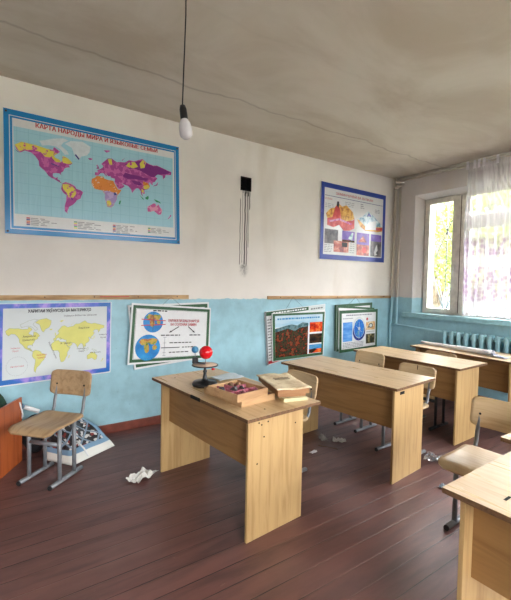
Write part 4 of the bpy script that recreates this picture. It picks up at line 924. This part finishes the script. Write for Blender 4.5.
def cloth(s, t_):
    a = 2*PI*t_; r = 0.10*math.sin(PI*min(0.97, max(0.03, s)))**0.6
    q = Vector((s*3, t_*4, 2)); k = 1+0.35*noise.noise(q*2)
    return (0.0+r*k*math.cos(a)*1.1, r*k*math.sin(a)*1.0, (1-s)*0.30*(0.85+0.2*noise.noise(q)))
cabm = Matrix.Translation((-5.126, -0.25, 0)) @ Matrix.Rotation(ca, 4, 'Z')
pcl = cabm @ Vector((0.15, -0.13, 0.331))
gc = MB().sheet(cloth, 16, 24, 0.004).build('green_bundle', plain('dark_green_cloth', rgb(20, 58, 42), 0.8, var=0.3, scale=25, bump=0.5), None, pcl, ca)
tag(gc, 'dark green bundle of cloth heaped in the open-topped cabinet', 'cloth bundle')
cabi = MB().box(0.03, 0.56, -Dc+0.03, -0.03, 0.046, 0.33).build('stored_box', plain('cardboard', rgb(120, 92, 64), 0.85), None, (-5.126, -0.25, 0.0005), ca)
tag(cabi, 'cardboard box standing inside the low cabinet under the green bundle', 'box')
# black bag and white tube between cabinet and chair
def bag(s, t_):
    a = 2*PI*t_; sh = (math.sin(PI*min(0.985, max(0.015, s))))**0.45
    k = 1+0.22*noise.noise(Vector((math.cos(a)*1.5, math.sin(a)*1.5, s*4)))
    return (0.105*sh*k*math.cos(a), 0.085*sh*k*math.sin(a), (1-s)*0.325)
bb = MB().sheet(bag, 18, 22, 0.004).build('black_bag', plain('black_cloth', rgb(26, 26, 30), 0.7, var=0.3, scale=20, bump=0.4), None, (-5.02, -0.125, 0.001))
tag(bb, 'black bag standing against the wall between cabinet and chair', 'bag')
tb_ = thing('paper_tube', 'white paper tube poking out above the black bag by the wall', 'paper tube', (-5.05, -0.15, 0.36))
M['tube_end'] = plain('tube_blue_tip', rgb(84, 110, 130), 0.5)
tb_.rotation_euler = (0, 0, 0)
MB().tube([(-0.055, 0.0, 0.058), (0.0, 0.0, 0.030), (0.058, 0.0, 0.0)], 0.018, 14).build('tube', M['white_edge'], tb_)
MB().tube([(-0.075, 0.0, 0.068), (-0.055, 0.0, 0.058)], 0.0195, 14).build('cap', M['tube_end'], tb_)

# patterned sheet leaning on the wall
t = NT('patterned_oilcloth'); uvn = t.uv(); u_, v_, _ = t.sep(uvn)
vo = t.node('ShaderNodeTexVoronoi'); t.l.new(t.mapping(uvn, (1, 1, 1)), vo.inputs['Vector']); vo.inputs['Scale'].default_value = 20
cell = t.ramp(vo.outputs['Color'], [(0.0, rgb(30, 30, 34)), (0.35, rgb(60, 60, 66)), (0.45, rgb(206, 204, 200)), (0.62, rgb(46, 42, 46)), (0.72, rgb(130, 46, 44)), (0.78, rgb(40, 40, 44)), (0.9, rgb(60, 120, 170))], 'CONSTANT')
d1_ = t.math('ABSOLUTE', t.math('SUBTRACT', t.math('FRACT', t.math('MULTIPLY', t.math('ADD', u_, v_), 3.2)), 0.5))
d2_ = t.math('ABSOLUTE', t.math('SUBTRACT', t.math('FRACT', t.math('MULTIPLY', t.math('SUBTRACT', u_, v_), 3.2)), 0.5))
lat = t.math('MAXIMUM', t.step(d1_, 0.42, 0.45), t.step(d2_, 0.42, 0.45))
c = t.mix(lat, cell, rgb(128, 148, 166))
bord = t.math('MAXIMUM', t.step(v_, 0.21, 0.20), t.step(u_, 0.93, 0.94)); c = t.mix(bord, c, rgb(120, 156, 184))
c = t.mix(t.step(v_, 0.13, 0.12), c, rgb(222, 222, 214)); t.col(c).rough(0.35); M['oil'] = t.m
B1, B2, B3 = Vector((-4.98, -0.36, 0.012)), Vector((-4.80, -0.60, 0.010)), Vector((-4.41, -0.375, 0.010))
T1, T2 = Vector((-4.93, -0.07, 0.31)), Vector((-4.69, -0.06, 0.25))
def oil(s, t_):
    b_ = B1.lerp(B2, s/0.35) if s < 0.35 else B2.lerp(B3, (s-0.35)/0.65)
    tp_ = T1.lerp(T2, s)
    q = b_.lerp(tp_, t_); k = t_*(1-t_)*4
    q = q+Vector((0, -0.02*k, 0.05*k)) + Vector((0, -0.5, 0.6))*0.035*k*noise.noise(Vector((s*4.5, t_*4, 5)))
    q.y = min(q.y, -0.03); return q
oc = MB().sheet(oil, 30, 24, 0.002).build('patterned_sheet', M['oil'])
tag(oc, 'creased printed sheet with blue lattice leaning on the wall behind the left chair', 'printed sheet')
MB().tube([oil(0.52, 0.30)+Vector((-0.01, -0.015, 0.01)), oil(0.56, 0.15)+Vector((0, -0.02, 0.012)), oil(0.58, 0.02)+Vector((0, -0.02, 0.012))], 0.007, 7).build('white_fold', M['white_edge'], oc)

# ---------------------------------------------------------------- litter on the floor
def crumple(name, mat, label, cat, loc, a, b_, h, seed, rz=0.0, th=0.001, group=None):
    def fn(s, t_):
        q = Vector((s*3+seed, t_*3, seed*1.7)); e = 1-0.25*noise.noise(q*0.8)
        return ((s-0.5)*a*e, (t_-0.5)*b_*e, th+0.002+h*abs(noise.noise(q))*1.6+h*0.3*abs(noise.noise(q*3)))
    o = MB().sheet(fn, 12, 12, th, smooth=False).build(name, mat, None, loc, rz)
    return tag(o, label, cat, group)
crumple('crumpled_paper', M['paper'], 'crumpled white sheet of paper on the floor left of the nearest desk', 'paper', (-4.395, -1.07, 0), 0.20, 0.14, 0.045, 2, 0.5)
crumple('paper_scrap', plain('grey_scrap', rgb(150, 142, 134), 0.8), 'small grey curled scrap on the floor, left of the pair below the second desk', 'scrap', (-2.68, -1.27, 0), 0.075, 0.06, 0.05, 4, 1.2, group='small scraps on the floor')
crumple('paper_scrap', plain('pale_scrap', rgb(190, 184, 176), 0.8), 'pale torn scrap on the floor, right of the pair below the second desk', 'scrap', (-2.585, -1.39, 0), 0.13, 0.06, 0.04, 6, -0.6, group='small scraps on the floor')
crumple('paper_scrap', M['paper'], 'tiny white scrap on the floor just right of the nearest desk leg', 'scrap', (-2.96, -1.43, 0), 0.07, 0.04, 0.015, 8, 0.2, group='small scraps on the floor')
crumple('paper_scrap', plain('bluish_scrap', rgb(150, 168, 184), 0.5), 'small bluish scrap on the floor left of the corner desk', 'scrap', (-2.56, -2.41, 0), 0.045, 0.04, 0.03, 9, 0.4, group='small scraps on the floor')
crumple('plastic_film', M['film'], 'crumpled clear plastic film on the floor right of the second desk', 'plastic film', (-2.17, -2.13, 0), 0.19, 0.17, 0.05, 12, 0.3)
tag(MB().tube([(0, 0, 0.006), (0.06, -0.08, 0.006), (0.09, -0.16, 0.008)], 0.003, 6).build('twig', M['edge'], None, (-2.82, -1.35, 0)), 'thin dark twig on the floor beside the tiny white scrap', 'twig')

# ---------------------------------------------------------------- outside
t = NT('yard_paving'); n = t.noise(t.pos(), 0.6, 4); t.col(t.mix(t.step(n, 0.4, 0.6), rgb(100, 96, 92), rgb(74, 86, 56))).rough(0.9)
struct(MB().box(TH+0.05, 40, -30, 30, -0.9, -0.8).build('ground', t.m))
t = NT('leaf_green'); n = t.noise(t.obj(), 2.5, 3); t.col(t.mix(t.step(n, 0.35, 0.65), rgb(78, 96, 34), rgb(110, 118, 54))).rough(0.6)
tr1 = t.node('ShaderNodeBsdfTranslucent'); t.l.new(t.b.inputs['Base Color'].links[0].from_socket, tr1.inputs[0]); mx = t.node('ShaderNodeMixShader'); mx.inputs[0].default_value = 0.45
t.l.new(t.b.outputs[0], mx.inputs[1]); t.l.new(tr1.outputs[0], mx.inputs[2]); t.l.new(mx.outputs[0], t.out.inputs[0]); M['leaf'] = t.m
M['bark'] = plain('bark', rgb(110, 96, 84), 0.9, var=0.3, scale=6)
def tree(x, y, h, R, seed, label):
    rr = random.Random(seed); r = thing('tree', label, 'tree', (x, y, -0.8), 0, 'trees outside the window')
    m = MB(); m.tube([(0, 0, 0), (0.05, 0.03, h*0.4), (0, 0.1, h*0.8)], [0.13, 0.1, 0.05], 8); 
    ctr = []
    for k in range(22):
        a = rr.uniform(0, 2*PI); e = rr.uniform(0.35, 1.0); q = Vector((R*0.7*math.cos(a)*rr.uniform(0.4, 1), R*0.7*math.sin(a)*rr.uniform(0.4, 1), h*(0.16+0.6*e)))
        ctr.append(q); m.tube([(0.02, 0.05, h*rr.uniform(0.1, 0.4)), q*0.6+Vector((0, 0, h*0.1)), q], [0.045, 0.03, 0.012], 6)
    m.build('trunk', M['bark'], r)
    m = MB()
    for k in range(6500):
        c = rr.choice(ctr); v = Vector((rr.gauss(0, 1), rr.gauss(0, 1), rr.gauss(0, 0.8)))*R*0.19+c
        n_ = Vector((rr.gauss(0, 1), rr.gauss(0, 1), rr.gauss(0, 1))).normalized(); a = n_.orthogonal().normalized(); b2_ = n_.cross(a); s_ = rr.uniform(0.04, 0.085)
        m.face([v-a*s_, v+b2_*s_*0.5, v+a*s_, v-b2_*s_*0.5])
    m.build('foliage', M['leaf'], r)
tree(4.6, 0.9, 6.4, 1.35, 1, 'leafy tree seen through the sheer curtain')
tree(5.0, 4.4, 6.2, 1.35, 2, 'bright green leafy tree seen through the narrow left window sash')
tree(8.9, 4.5, 7.5, 1.6, 3, 'pale green tree farther out beyond the narrow window sash')
tree(13.2, 7.2, 9.0, 2.2, 5, 'large pale tree farthest out behind the others in the yard')
tree(13.5, 1.6, 8.0, 2.2, 8, 'far tree low behind the curtained part of the window')
tree(8.3, 8.3, 8.0, 1.6, 9, 'leafy tree between the near tree and the farthest one, left of the narrow sash')
tree(20.0, 5.0, 11.0, 3.4, 11, 'tall distant tree at the end of the yard')
